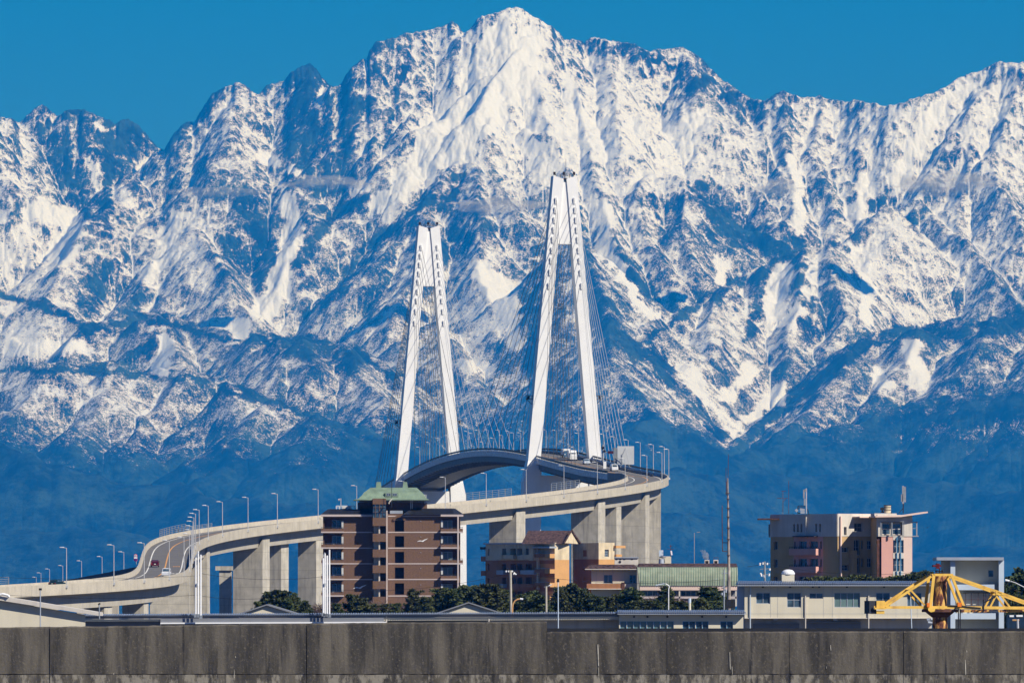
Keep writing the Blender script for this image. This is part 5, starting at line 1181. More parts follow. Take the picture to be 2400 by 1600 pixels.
def sbar(a, b, t_, bt, o0, o1, nm, mt, pr=sh):
    mb = MB(); p = [f3.xy(a, o1), f3.xy(b, o1), f3.xy(b, o0), f3.xy(a, o0)]
    mb.hexa([(*p[0], f3.z(ry(a)+bt)), (*p[1], f3.z(ry(b)+bt)), (*p[2], f3.z(ry(b)+bt)), (*p[3], f3.z(ry(a)+bt))], [(*p[0], f3.z(ry(a)+t_)), (*p[1], f3.z(ry(b)+t_)), (*p[2], f3.z(ry(b)+t_)), (*p[3], f3.z(ry(a)+t_))])
    mb.build(nm, M[mt], pr)
sbar(-120, 1460, .1, 3.2, -.2, .45, 'gutter', 'darkgrey'); sbar(-120, 1460, 3.3, 5.2, -.2, .3, 'fascia', 'greymetal')
sbar(-120, 376, 6.4, 11.5, 0, .35, 'pale_band', 'cream'); sbar(-120, 376, 11.6, 45, -.6, -.3, 'wall', 'darkgrey')
sbar(377, 900, 5.4, 14.5, 0, 1.0, 'canopy', 'darkgrey'); sbar(377, 905, 14.7, 18, 0, 1.2, 'canopy_edge', 'white'); sbar(377, 900, 18, 45, -.6, -.3, 'wall', 'darkgrey')
sbar(900, 1451, 5.6, 12.5, 0, .4, 'pale_band', 'cream'); sbar(900, 1140, 12.6, 60, -1.5, -1.2, 'wall', 'darkgrey')
sbar(1140, 1215, 12.6, 60, -1.5, -1.2, 'wall', 'greymetal'); sbar(1215, 1451, 12.6, 60, -1.5, -1.2, 'wall', 'offwhite')
for x in (905, 1145, 560): sbar(x, x+2.5, 2, 40, .35, .5, 'downpipe', 'offwhite')
of = empty('office_annex', P(1600, 1450, 948), 'low cream office annex with blue-framed windows just above the sea wall', 'office building')
f4 = Fac(1600, 948); w6 = [(x, x+15, 1455, 1474) for x in (1453.5,1469.5,1485,1500.5,1516.5,1532,1548,1564)]+[(x, x+14.5, 1455, 1474) for x in (1600,1615,1631,1646)]+[(1688.5,1703,1455,1474),(1703.5,1718,1455,1474)]
mb = MB(); f4.wall(mb, 1451, 1742, 1439.5, 1540, -.3, 0, w6); f4.box(mb, 1452, 1741, 1440, 1540, -9, -.3); mb.build('wall', M['cream'], of)
for h in w6: f4.window(of, *h, -.2, 1, fr='frame_blue', gl='greenglass' if h[0] < 1590 else 'glass')
mb = MB(); f4.box(mb, 1447, 1747, 1434.5, 1439, -.3, .85); mb.build('gutter', M['greymetal'], of)
mb = MB(); hip(mb, f4, 1446, 1748, 1434.4, 1429.5, 4, -9, .9, 3.5); rf = mb.build('roof', M['roofedge'], of)
mb = MB()
for x in np.arange(1449, 1745, 4.4): mb.tube((*f4.xy(x, .95), f4.z(1433.4)), (*f4.xy(x, -2.2), f4.z(1429.6)), .08, n=6)
mb.build('tile_roll', M['roofedge'], rf)
for x in (1486,1517.5,1564,1645.5,1702): mb = MB(); f4.box(mb, x-2, x+2, 1442.5, 1446.5, 0, .12); mb.build('wall_vent', M['black'], of)
def gable(name, label, D, xa, xc, xb, yb, yt, thick=3.2, wallm='cream'):
    t = empty(name, P(xc, yb, D), label, 'shed'); u = Fac(xc, D); mb = MB(); k = D/F
    e = 2.5
    mb.add([(fx(xa,D),D,fz(yb,D)),(fx(xb,D),D,fz(yb,D)),(fx(xb,D),D,fz(yb+50,D)),(fx(xa,D),D,fz(yb+50,D)),(fx(xc,D),D,fz(yt+2,D)),
            (fx(xa,D),D+12,fz(yb,D)),(fx(xb,D),D+12,fz(yb,D)),(fx(xb,D),D+12,fz(yb+50,D)),(fx(xa,D),D+12,fz(yb+50,D)),(fx(xc,D),D+12,fz(yt+2,D))],
           [(0,1,4),(0,3,2,1),(5,9,6),(5,6,7,8),(0,5,8,3),(1,2,7,6)])
    mb.build('gable_wall', M[wallm], t)
    mb = MB()
    for (x0, x1) in ((xa-6, xc), (xb+6, xc)):
        a = Vector((fx(x0,D), D-.35, fz(yb+2,D))); b = Vector((fx(x1,D), D-.35, fz(yt,D))); up_ = Vector((0,0,thick*k)); bk = Vector((0,13,0))
        mb.hexa([a, b, b+bk, a+bk], [a+up_, b+up_, b+bk+up_, a+bk+up_])
    mb.build('roof', M['darkgrey'], t); return t
gable('shed', 'small cream gable roof poking over the warehouse below the pines by the viaduct', 985, 560, 625, 698, 1440, 1418)
gable('shed', 'small cream gable roof poking over the warehouse right of the brick block', 985, 1018, 1098, 1183, 1440, 1413)
t = empty('shed', P(60, 1440, 900), 'white sloping shed roof at the far left edge over the sea wall', 'shed')
mb = MB(); D = 900
mb.add([P(-60,1392,D),P(0,1396,D),P(231,1434,D),P(231,1442,D),P(0,1406,D),P(-60,1402,D)] + [P(x,y,D)+Vector((0,10,0)) for x,y in ((-60,1392),(0,1396),(231,1434),(231,1442),(0,1406),(-60,1402))],
       [(0,5,4,1),(1,4,3,2),(6,7,10,11),(7,8,9,10),(0,1,7,6),(1,2,8,7),(5,11,10,4),(4,10,9,3),(2,3,9,8),(0,6,11,5)])
mb.build('roof', M['offwhite'], t)
mb = MB(); mb.add([P(-60,1402,D+.6),P(0,1406,D+.6),P(200,1440,D+.6),P(200,1480,D+.6),P(-60,1480,D+.6)]+[P(x,y,D+8) for x,y in ((-60,1402),(0,1406),(200,1440),(200,1480),(-60,1480))], [(0,1,2,3,4),(9,8,7,6,5)]+[(i,5+i,5+(i+1)%5,(i+1)%5) for i in range(5)]); mb.build('wall', M['cream'], t)
mb = MB(); mb.tube(P(-10,1396,D-.2), P(5,1391,D-.2), .12); mb.tube(P(5,1391,D-.2), P(18,1394,D-.2), .12); mb.tube(P(18,1394,D-.2), P(22,1398,D-.2), .12); mb.build('pipe', M['white'], t)
# ---- grey and cream gate building on the right
gt = empty('gate_building', P(2285, 1440, 1100), 'tall cream boathouse with pale columns and a flat roof behind the yellow crane', 'boathouse')
f5 = Fac(2285, 1100)
mb = MB(); f5.box(mb, 2193, 2350, 1305.5, 1312.5, -8, 2.6); mb.build('flat_roof', M['greymetal'], gt)
wv = [(2316,2329,1335,1351)]
mb = MB(); f5.wall(mb, 2212, 2345, 1312.6, 1560, -.4, 0, wv); f5.box(mb, 2213, 2344, 1313, 1560, -8, -.4); mb.build('wall', M['cream'], gt)
f5.window(gt, *wv[0], -.2, 1)
for a, b in ((2226,2237),(2339,2351)): mb = MB(); f5.box(mb, a, b, 1312.6, 1560, .1, 2.0); mb.build('column', M['paleblue'], gt)
mb = MB(); f5.box(mb, 2238, 2330, 1369, 1382, .0, 1.6); mb.build('awning', M['paleblue'], gt)
mb = MB(); f5.box(mb, 2230, 2332, 1436, 1450, .0, 1.8); mb.build('awning', M['paleblue'], gt)
mb = MB(); f5.box(mb, 2256, 2318, 1389, 1421, .0, .3); sh_ = mb.build('door_panel', M['offwhite'], gt)
mb = MB()
for x in (2262,2275,2291,2304,2309): f5.box(mb, x, x+1.2, 1389, 1421, .8, 1.0)
f5.box(mb, 2256, 2320, 1388, 1389.3, .7, 1.0); f5.box(mb, 2256, 2320, 1404, 1405, .8, .95); mb.build('railing', M['rust'], gt)
# ---- yellow jib crane
D = 790
M['yellow'] = mat('yellow_paint', (.80,.49,.085), .6, var=.12, scale=1.5, streak=.45, grime=(.25,.08,.03), spec=.4)
m_, n_, b_ = new_mat('rusty_yellow'); b_.inputs['Roughness'].default_value = .8; M['rusty'] = m_
gg = n_.nodes.new('ShaderNodeNewGeometry'); mp = n_.nodes.new('ShaderNodeMapping'); mp.inputs['Scale'].default_value = (1.6,1.6,.45); n_.links.new(gg.outputs['Position'], mp.inputs[0])
nn = n_.nodes.new('ShaderNodeTexNoise'); nn.inputs['Scale'].default_value = 1.9; nn.inputs['Detail'].default_value = 7; nn.inputs['Roughness'].default_value = .65; n_.links.new(mp.outputs[0], nn.inputs['Vector'])
cr = n_.nodes.new('ShaderNodeValToRGB'); cr.color_ramp.elements[0].position = .45; cr.color_ramp.elements[0].color = (.66,.40,.10,1); cr.color_ramp.elements[1].position = .56; cr.color_ramp.elements[1].color = (.09,.028,.018,1)
e = cr.color_ramp.elements.new(.50); e.color = (.42,.17,.05,1); n_.links.new(nn.outputs[0], cr.inputs[0]); n_.links.new(cr.outputs[0], b_.inputs['Base Color'])
cr_ = empty('jib_crane', P(2207, 1500, D), 'rusty yellow jib crane with slewing boom and counterweight behind the sea wall', 'crane')
mb = MB(); c = P(2207, 1346, D); mb.tube((c.x,D,GZ), (c.x,D,fz(1434,D)), .62, n=24); mb.build('base_column', M['rusty'], cr_)
mb = MB(); mb.tube((c.x,D,fz(1434,D)), (c.x,D,fz(1346,D)), .58, n=24); mb.build('mast_column', M['rusty'], cr_)
mb = MB(); mb.tube((c.x,D,fz(1427,D)), (c.x,D,fz(1433.5,D)), 1.5, n=28); mb.tube((c.x,D,fz(1433.5,D)), (c.x,D,fz(1446,D)), 1.2, .66, 24); mb.build('slewing_ring', M['rust'], cr_)
for dy in (-1.25, 1.25):
    q = lambda x, y: P(x, y, D) + Vector((0, dy, 0)); y_ = 'yellow'
    mb = MB(); mb.bar(q(2188,1346.5), q(2231,1346.5), 0.2, .2); mb.build('head_beam', M[y_], cr_)
    mb = MB(); mb.bar(q(2187,1347), q(2179,1424), 0.24, .2); mb.build('inner_leg', M[y_], cr_)
    mb = MB(); mb.bar(q(2228,1347), q(2257,1420), 0.24, .2); mb.build('inner_leg', M[y_], cr_)
    mb = MB(); mb.bar(q(2181,1350), q(2074,1421), 0.21, .2); mb.build('rear_stay', M[y_], cr_)
    mb = MB(); mb.bar(q(2074,1422.5), q(2200,1422.5), 0.16, .22); mb.bar(q(2200,1422.5), q(2500,1424.5), 0.2, .24); mb.build('boom_chord', M[y_], cr_)
    mb = MB(); mb.bar(q(2134,1383), q(2172,1424), 0.16, .14); mb.build('brace', M[y_], cr_)
    mb = MB(); mb.bar(q(2231,1349.5), q(2335,1386), 0.19, .2); mb.bar(q(2335,1386), q(2500,1446), 0.24, .2); mb.build('front_stay', M[y_], cr_)
    mb = MB(); mb.bar(q(2335,1388), q(2318,1422), 0.14, .14); mb.build('brace', M[y_], cr_)
    mb = MB(); mb.bar(q(2339,1388), q(2364,1422), 0.14, .14); mb.build('brace', M[y_], cr_)
    mb = MB(); mb.prism([(fx(a,D), fz(b,D)) for a, b in ((2331,1383),(2345,1388),(2343,1394),(2331,1393))], D+dy-.12, D+dy+.12); mb.build('gusset', M[y_], cr_)
    mb = MB(); mb.prism([(fx(a,D), fz(b,D)) for a, b in ((2172,1421),(2192,1421),(2188,1432),(2180,1434),(2174,1430))], D+dy-.14, D+dy+.14); mb.build('gusset', M[y_], cr_)
for x in (2074, 2134, 2187, 2231, 2257, 2335):
    y = {2074:1422,2134:1383,2187:1347,2231:1347,2257:1421,2335:1386}[x]
    mb = MB(); mb.bar(P(x,y,D-1.25), P(x,y,D+1.25), .18); mb.build('cross_member', M['yellow'], cr_)
mb = MB(); mb.box(fx(2053.5,D), fx(2073,D), D-1.4, D+1.4, fz(1426,D), fz(1407,D)); mb.box(fx(2053.5,D), fx(2072,D), D-1.4, D+1.4, fz(1437.5,D), fz(1430.5,D)); cw = mb.build('counterweight', M['yellow'], cr_)
mb = MB(); mb.box(fx(2037,D), fx(2053.3,D), D-1.3, D+1.3, fz(1437,D), fz(1407,D)); mb.build('ballast_block', M['ballast_shade'], cw)
mb = MB(); mb.bar(P(2050,1419,D-1.5), P(2050,1425,D-1.5), .1); mb.bar(P(2050,1425,D-1.5), P(2076,1425,D-1.5), .14); mb.build('hook_rod', M['yellow'], cw)
mb = MB(); mb.box(fx(2255,D), fx(2480,D), D-.5, D+.5, fz(1434,D), fz(1428,D)); mb.build('trolley_beam', M['rusty'], cr_)
mb = MB(); mb.box(fx(2318,D), fx(2338,D), D-1.1, D-.6, fz(1434,D), fz(1429,D)); mb.build('pale_plate', M['offwhite'], cr_)
mb = MB()
mb.box(fx(2241,D), fx(2250,D), D-1.6, D-1.2, fz(1421,D), fz(1411,D)); mb.build('motor', mat('motor_orange', (.8,.2,.02), .5), cr_)
mb = MB(); mb.box(fx(2170,D), fx(2176,D), D-1.6, D-1.2, fz(1422,D), fz(1412,D)); mb.build('motor', MATS['motor_orange'], cr_)
mb = MB()
for x in (2246, 2250): mb.tube(P(x,1424,D-1.3), P(x,1480,D-1.3), .05, n=6)
for a, b in (((2222,1418),(2262,1420)),((2240,1424),(2232,1430)),((2262,1421),(2298,1424)),((2304,1404),(2304,1432)),((2304,1412),(2333,1396))): mb.tube(P(*a,D-1.4), P(*b,D-1.4), .06, n=6)
mb.build('hoist_cable', M['black'], cr_)
mb = MB()
for a, b in (((2198,1346),(2198,1336)),((2206,1346),(2206,1330)),((2212,1346),(2212,1334)),((2196,1338),(2214,1338)),((2196,1343),(2216,1343)),((2176,1349),(2184,1344))): mb.bar(P(*a,D), P(*b,D), .1)
mb.build('top_frame', M['black'], cr_)
mb = MB(); mb.box(fx(2190,D), fx(2209,D), D-.3, D+.3, fz(1327.5,D), fz(1323,D)); mb.box(fx(2198,D), fx(2205,D), D-.3, D+.3, fz(1332,D), fz(1320,D)); mb.build('beacon', mat('beacon_red', (.12,.01,.012), .5, var=.3, scale=5), cr_)
cr_.rotation_euler.z = R(7); cr_.scale = (1.02, 1, 1); cr_.location.x -= .15
# ------------------------------------------------------------------ sea wall
m_, n_, b_ = new_mat('sea_wall_concrete'); L = n_.links; M['seawall'] = m_; b_.inputs['Roughness'].default_value = .95; b_.inputs['Specular IOR Level'].default_value = .15
g_ = n_.nodes.new('ShaderNodeNewGeometry')
def nz(scale, vec=(1,1,1), det=8, ro=.6):
    mp = n_.nodes.new('ShaderNodeMapping'); mp.inputs['Scale'].default_value = vec; L.new(g_.outputs['Position'], mp.inputs[0])
    z = n_.nodes.new('ShaderNodeTexNoise'); z.inputs['Scale'].default_value = scale; z.inputs['Detail'].default_value = det; z.inputs['Roughness'].default_value = ro; L.new(mp.outputs[0], z.inputs['Vector']); return z.outputs[0]
def rmp(v, a, b):
    x = n_.nodes.new('ShaderNodeMapRange'); x.interpolation_type = 'SMOOTHSTEP'; x.inputs[1].default_value = a; x.inputs[2].default_value = b; L.new(v, x.inputs[0]); return x.outputs[0]
def mxc(f_, a, b):
    x = n_.nodes.new('ShaderNodeMix'); x.data_type = 'RGBA'; L.new(f_, x.inputs[0])
    for k, v in ((6, a), (7, b)):
        if isinstance(v, tuple): x.inputs[k].default_value = (*v, 1)
        else: L.new(v, x.inputs[k])
    return x.outputs[2]
c0 = mxc(rmp(nz(.7, (1,1,.16), 6), .35, .68), (.050,.045,.038), (.150,.130,.100))
c1 = mxc(rmp(nz(1.9, (1,1,.10), 5), .52, .72), c0, (.031,.029,.027))
c2 = mxc(rmp(nz(5, (1,1,.8), 8, .8), .52, .70), c1, (.20,.17,.125))
c3 = mxc(rmp(nz(2.3, (1,1,.5), 9, .8), .66, .72), c2, (.020,.019,.016))
sx = n_.nodes.new('ShaderNodeSeparateXYZ'); L.new(g_.outputs['Position'], sx.inputs[0])
lowz = rmp(sx.outputs[2], 1.62, 1.50)
spat = n_.nodes.new('ShaderNodeMath'); spat.operation = 'MULTIPLY'; L.new(lowz, spat.inputs[0]); L.new(rmp(nz(1.3, (1,1,.4), 7, .7), .47, .60), spat.inputs[1])
c4 = mxc(spat.outputs[0], c3, (.27,.24,.19))
L.new(c4, b_.inputs['Base Color'])
bp = n_.nodes.new('ShaderNodeBump'); bp.inputs['Strength'].default_value = .7; bp.inputs['Distance'].default_value = .06; L.new(nz(5, (1,1,1), 8, .7), bp.inputs['Height']); L.new(bp.outputs[0], b_.inputs['Normal'])
DW = 700
sw = empty('sea_wall', (0, DW, 0), 'long dark weathered concrete sea wall across the foreground, higher on its left half', 'sea wall')
js = [-480,-180,117,431,719,1003,1282,1563,1851,2118,2391,2680,2960]
tops = {117:1469, 431:1463, 719:1458.5, 1003:1456}
rng = random.Random(5)
for a, b in zip(js[:-1], js[1:]):
    left = b <= 1282
    def ty(x): return (1470 - (x-0)*.0135 if x < 900 else 1457.9-(x-900)*.005) if left else 1479.5 - (x-1282)*.0014
    x0, x1 = fx(a+.5, DW), fx(b-.5, DW); zA, zB = fz(ty(a), DW), fz(ty(b), DW); o = rng.uniform(-.03, .03) + (0 if left else .12); zj = 1.58
    n = 26; rings = []
    for k in range(n+1):
        x = x0 + (x1-x0)*k/n; z = zA + (zB-zA)*k/n; dz = rng.uniform(-.025,.015); dy = rng.uniform(-.012,.012)
        rings.append([(x,DW+o+dy,zj+.02+rng.uniform(-.015,.015)),(x,DW+o+dy,z-.10+dz),(x,DW+o+.10,z+dz),(x,DW+o+.75,z+.02+dz),(x,DW+o+.75,zj)])
    mb = MB(); mb.loft(rings); mb.build('upper_panel', M['seawall'], sw)
    mb = MB(); rings = []
    for k in range(n+1):
        x = x0 + (x1-x0)*k/n; dz = rng.uniform(-.02,.02)
        rings.append([(x,DW+o-.06,-2),(x,DW+o-.06,zj-.03+dz),(x,DW+o+.8,zj-.02+dz),(x,DW+o+1.2,-2)])
    mb.loft(rings); mb.build('footing_panel', M['seawall'], sw)
mb = MB(); mb.box(fx(-480,DW), fx(2960,DW), DW+.25, DW+.7, -2, 5.0); mb.build('core', M['black'], sw)
mb = MB()
for x, y0, y1, w_ in ((267,1575,1600,2.2),(549,1567,1588,1.5),(1402,1508,1560,3.0),(1403,1562,1583,1.6),(1711,1526,1568,2.2),(1716,1560,1580,1.6),(2263,1544,1580,2.6),(1744,1580,1594,1.5),(1947,1510,1524,2),(2266,1522,1528,1.5),(2274,1590,1600,1.6),(552,1536,1541,1.5),(1937,1560,1566,1)):
    k = 5; pts2 = [(x-w_/2, y0+2), (x, y0), (x+w_*.3, y0+(y1-y0)*.4), (x+w_*.6, y1-1), (x, y1), (x-w_*.3, y0+(y1-y0)*.5)]
    mb.prism([(fx(a,DW), fz(b,DW)) for a, b in pts2], DW+(.075 if x > 1282 else -.045), DW+.15)
mb.build('lime_streak', mat('lime_streak', (.50,.46,.38), .9, var=.3, scale=4), sw)
# ------------------------------------------------------------------ poles, wires, trees, smoke, birds
def pole_thing(name, label, cat, D, parts, group=None):
    x0, y0 = parts[0][1][0]
    t = empty(name, P(x0, y0, D), label, cat, group)
    for nm, segs_, r, mt in parts:
        mb = MB()
        for a, b in zip(segs_[::2], segs_[1::2]): mb.tube(P(*a, D), P(*b, D), r, n=8)
        mb.build(nm, M[mt], t)
    return t
def curve_pts(pts): return [q for a, b in zip(pts[:-1], pts[1:]) for q in (a, b)]
# white twin masts rising over the warehouse roof
for xs, lab in ((((458.5,1304,1441),(464.5,1291,1441),(470.5,1299,1444)), 'cluster of three white steel pipes in front of the bend of the elevated road'),
                (((757.5,1307,1438),(761.5,1296,1440),(766.5,1301,1440),(772,1287,1441)), 'cluster of four white steel pipes at the left edge of the brick block')):
    t = empty('pipe_mast', P(xs[1][0], 1445, 948), lab, 'pipe mast')
    for i, (x, y0, y1) in enumerate(xs):
        mb = MB(); mb.tube(P(x, y1, 948+i*.12), P(x, y0, 948+i*.12), .085, n=10); mb.build('pipe', M['white'], t)
        mb = MB(); mb.box(fx(x-3.5,947.8), fx(x+3.5,947.8), 947.7, 948.2, fz(y1+5,947.8), fz(y1-3,947.8)); mb.build('clamp', M['rail'], t)
    mb = MB(); mb.box(fx(xs[0][0]+2,947.9), fx(xs[0][0]+5,947.9), 947.8, 948.1, fz(1372,947.9), fz(1366,947.9)); mb.bar(P(xs[0][0],1304,947.9), P(xs[1][0],1294,947.9), .12); mb.build('coupling', M['greymetal'], t)
# tall concrete radio mast
t = empty('radio_mast', P(1707, 1440, 1200), 'tall tapering weathered concrete mast with whip aerials beside the green hall', 'mast')
mb = MB(); mb.tube(P(1709,1480,1200), P(1708.5,1360,1200), .26, .23, 14); mb.tube(P(1708.5,1360,1200), P(1705.5,1120,1200), .20, .08, 14); mb.build('column', mat('mast_concrete', (.34,.29,.25), .9, var=.45, scale=1.2, streak=.5), t)
mb = MB(); mb.tube(P(1706.5,1120,1200), P(1707,1064,1200), .035, n=6); mb.tube(P(1702,1150,1200), P(1701.5,1096,1200), .03, n=6); mb.tube(P(1702,1160,1199.9), P(1702.5,1128,1199.9), .06, n=6); mb.build('whip_aerial', M['rust'], t)
mb = MB()
for a, b in (((1692.5,1225),(1693.5,1291)),((1692.5,1184),(1692.5,1225)),((1693,1271),(1706,1271)),((1693,1291),(1706,1292))): mb.tube(P(*a,1200), P(*b,1200), .055, n=6)
mb.build('side_aerial', M['rust'], t)
mb = MB()
for y in (1155, 1168, 1190, 1210, 1236, 1262, 1300): mb.box(fx(1702.5,1200), fx(1711,1200), 1199.6, 1200.3, fz(y+1.2,1200), fz(y,1200))
mb.build('band', M['rust'], t)
mb = MB(); mb.box(fx(1700,1198), fx(1723,1198), 1197, 1198, fz(1425,1198), fz(1404,1198)); mb.build('base_cabinet', M['black'], t)
pole_thing('utility_pole', 'concrete utility pole with white insulators right of the orange lamp', 'utility pole', 1250, [('pole', [(1198.5,1490),(1196.5,1336)], .16, 'concrete'), ('crossarm', [(1186,1338),(1204,1338)], .05, 'rail'), ('insulator', [(1186,1336),(1186,1340),(1192,1336),(1192,1340),(1200,1336),(1200,1340),(1204,1341),(1210,1346),(1204,1346),(1204,1342)], .09, 'white')])
pole_thing('utility_pole', 'shorter wooden utility pole among the pines left of the thin blue lamp', 'utility pole', 1250, [('pole', [(1281,1490),(1280,1373)], .14, 'concrete'), ('crossarm', [(1275,1375),(1286,1373)], .05, 'rail'), ('lamp', [(1286,1372),(1293,1369)], .07, 'white')])
pole_thing('utility_pole', 'utility pole crowded with insulators left of the ochre apartment block', 'utility pole', 1300, [('pole', [(1794,1440),(1792,1315)], .13, 'rail'), ('crossarm', [(1780,1320),(1804,1320),(1781,1333),(1805,1332),(1784,1345),(1802,1346)], .05, 'rail'), ('insulator', [(1781,1318),(1781,1324),(1788,1317),(1788,1322),(1798,1318),(1798,1323),(1804,1331),(1804,1336),(1782,1342),(1785,1350),(1790,1347),(1792,1353),(1803,1343),(1802,1349)], .12, 'white')])
pole_thing('utility_pole', 'cluttered pole with fittings at the foot of the tall mast', 'utility pole', 1190, [('pole', [(1697,1450),(1697,1333)], .09, 'rail'), ('crossarm', [(1691,1343),(1705,1343),(1690,1378),(1702,1376)], .05, 'rail'), ('fitting', [(1694,1376),(1699,1374),(1692,1388),(1692,1394),(1697,1384),(1697,1398),(1701,1380),(1701,1388)], .13, 'greymetal')])
pole_thing('street_lamp', 'arched orange lamp post leaning right over the warehouse roof', 'street lamp', 1100, [('pole', curve_pts([(1201,1480),(1201,1425),(1202,1415),(1206,1408),(1212,1404),(1219,1403)]), .09, 'orange'), ('lamp_head', [(1219,1402.5),(1226,1403.5)], .11, 'white')])
pole_thing('street_lamp', 'thin pale blue lamp post with globe top right of the pines centre', 'street lamp', 900, [('pole', [(1308.5,1500),(1308,1362)], .05, 'paleblue'), ('lamp_head', [(1304.5,1361),(1311,1361),(1308,1361),(1308,1356)], .1, 'black')])
pole_thing('street_lamp', 'slim grey lamp post near the left edge in front of the white shed', 'street lamp', 880, [('pole', [(94.5,1500),(94.5,1381)], .055, 'frame_grey'), ('lamp_head', [(91,1380),(98,1380)], .1, 'black')])
pole_thing('street_lamp', 'short dark lamp by the end of the white shed roof', 'street lamp', 890, [('pole', [(233,1450),(232.5,1416)], .06, 'rail'), ('lamp_head', [(230,1416),(235,1413)], .08, 'black')])
pole_thing('street_lamp', 'white curved lamp arm in front of the dark tree at the right edge', 'street lamp', 1150, [('pole', curve_pts([(2440,1480),(2430,1395),(2400,1375),(2380,1365),(2368,1361)]), .06, 'pole'), ('lamp_head', [(2366,1361),(2356,1358.5)], .13, 'white')])
pole_thing('street_lamp', 'white lamp arm over the pines in front of the green hall', 'street lamp', 1280, [('pole', curve_pts([(1567,1440),(1567,1380),(1569,1373),(1560,1367)]), .07, 'white'), ('lamp_head', [(1558,1367),(1537,1371)], .08, 'paleblue')])
pole_thing('vent_post', 'blue topped white post standing on the low annex roof', 'post', 952, [('pipe', [(1617,1440),(1616.5,1412)], .12, 'cream'), ('cap', [(1616.5,1412),(1616.5,1401)], .14, 'paleblue')])
pole_thing('flag_pole', 'thin blue pole in front of the cream building under the crane arm', 'pole', 980, [('pole', [(2137,1480),(2134,1395)], .05, 'paleblue')])
pole_thing('utility_pole', 'white pole with an orange crossarm at the right edge under the crane boom', 'utility pole', 1000, [('pole', [(2386,1480),(2385,1450)], .12, 'pole'), ('crossarm', [(2373,1452.5),(2389,1452.5)], .09, 'orange')])
pole_thing('junction_box', 'grey pipes and boxes by the crane foot on a blue post', 'pipework', 860, [('post', [(2186,1480),(2186,1454)], .09, 'frame_blue'), ('box', [(2173,1453),(2180,1450),(2182,1450),(2192,1456),(2175,1458),(2190,1460)], .16, 'greymetal')])
def wire(a, b, Da, Db, sag, label):
    A_, B_ = P(*a, Da), P(*b, Db); mb = MB(); n = 14; prev = None
    for i in range(n+1):
        t = i/n; p = A_.lerp(B_, t) - Vector((0,0,sag*4*t*(1-t)))
        if prev: mb.tube(prev, p, .022, n=5)
        prev = p
    o = mb.build('overhead_wire', M['black']); tag(o, label, 'wire', 'overhead wires')
wire((470,1343), (760,1350), 1250, 1250, .6, 'highest wire running in front of the viaduct piers to the brick block')
wire((474,1396), (610,1402), 1250, 1250, .2, 'wire low in front of the first viaduct piers')
wire((0,1352), (470,1348), 1500, 1500, .4, 'wire crossing in front of the bend of the elevated road')
wire((-20,1391), (470,1393), 1250, 1250, .5, 'wire low in front of the leftmost piers')
wire((790,1381), (1196,1342), 1250, 1250, .9, 'wire from the pole with white insulators to the left over the pines')
wire((1204,1342), (1700,1357), 1250, 1250, .9, 'wire from the pole with white insulators to the right over the pines')
wire((1752,1327), (1786,1321), 1300, 1300, .05, 'short wire ending left at the pole beside the ochre block')
wire((1804,1322), (2200,1334), 1300, 1300, 1.0, 'wire crossing in front of the ochre and pink apartment block')
# ---- pines
def mat_leaf(name, c1, c2):
    m, n, b = new_mat(name); b.inputs['Roughness'].default_value = .75; b.inputs['Specular IOR Level'].default_value = .2
    g = n.nodes.new('ShaderNodeNewGeometry'); z = n.nodes.new('ShaderNodeTexNoise'); z.inputs['Scale'].default_value = 1.1; z.inputs['Detail'].default_value = 5
    n.links.new(g.outputs['Position'], z.inputs['Vector'])
    x = n.nodes.new('ShaderNodeMix'); x.data_type = 'RGBA'; x.inputs[6].default_value = (*c1,1); x.inputs[7].default_value = (*c2,1)
    r = n.nodes.new('ShaderNodeMapRange'); r.inputs[1].default_value = .35; r.inputs[2].default_value = .65; n.links.new(z.outputs[0], r.inputs[0]); n.links.new(r.outputs[0], x.inputs[0])
    oi = n.nodes.new('ShaderNodeObjectInfo'); rr_ = n.nodes.new('ShaderNodeMapRange'); rr_.inputs[3].default_value = .0; rr_.inputs[4].default_value = .55; n.links.new(oi.outputs['Random'], rr_.inputs[0])
    y = n.nodes.new('ShaderNodeMix'); y.data_type = 'RGBA'; y.inputs[7].default_value = (.085, .075, .035, 1); n.links.new(rr_.outputs[0], y.inputs[0]); n.links.new(x.outputs[2], y.inputs[6]); n.links.new(y.outputs[2], b.inputs['Base Color']); return m
LEAF = mat_leaf('pine_needles', (.020,.045,.016), (.13,.155,.055)); LEAF2 = mat_leaf('broad_leaves', (.020,.040,.018), (.060,.085,.030)); TWIG = mat('bare_twigs', (.13,.09,.075), .9, var=.3, scale=1); BARK = mat('bark', (.10,.075,.055), .9, var=.3, scale=4)
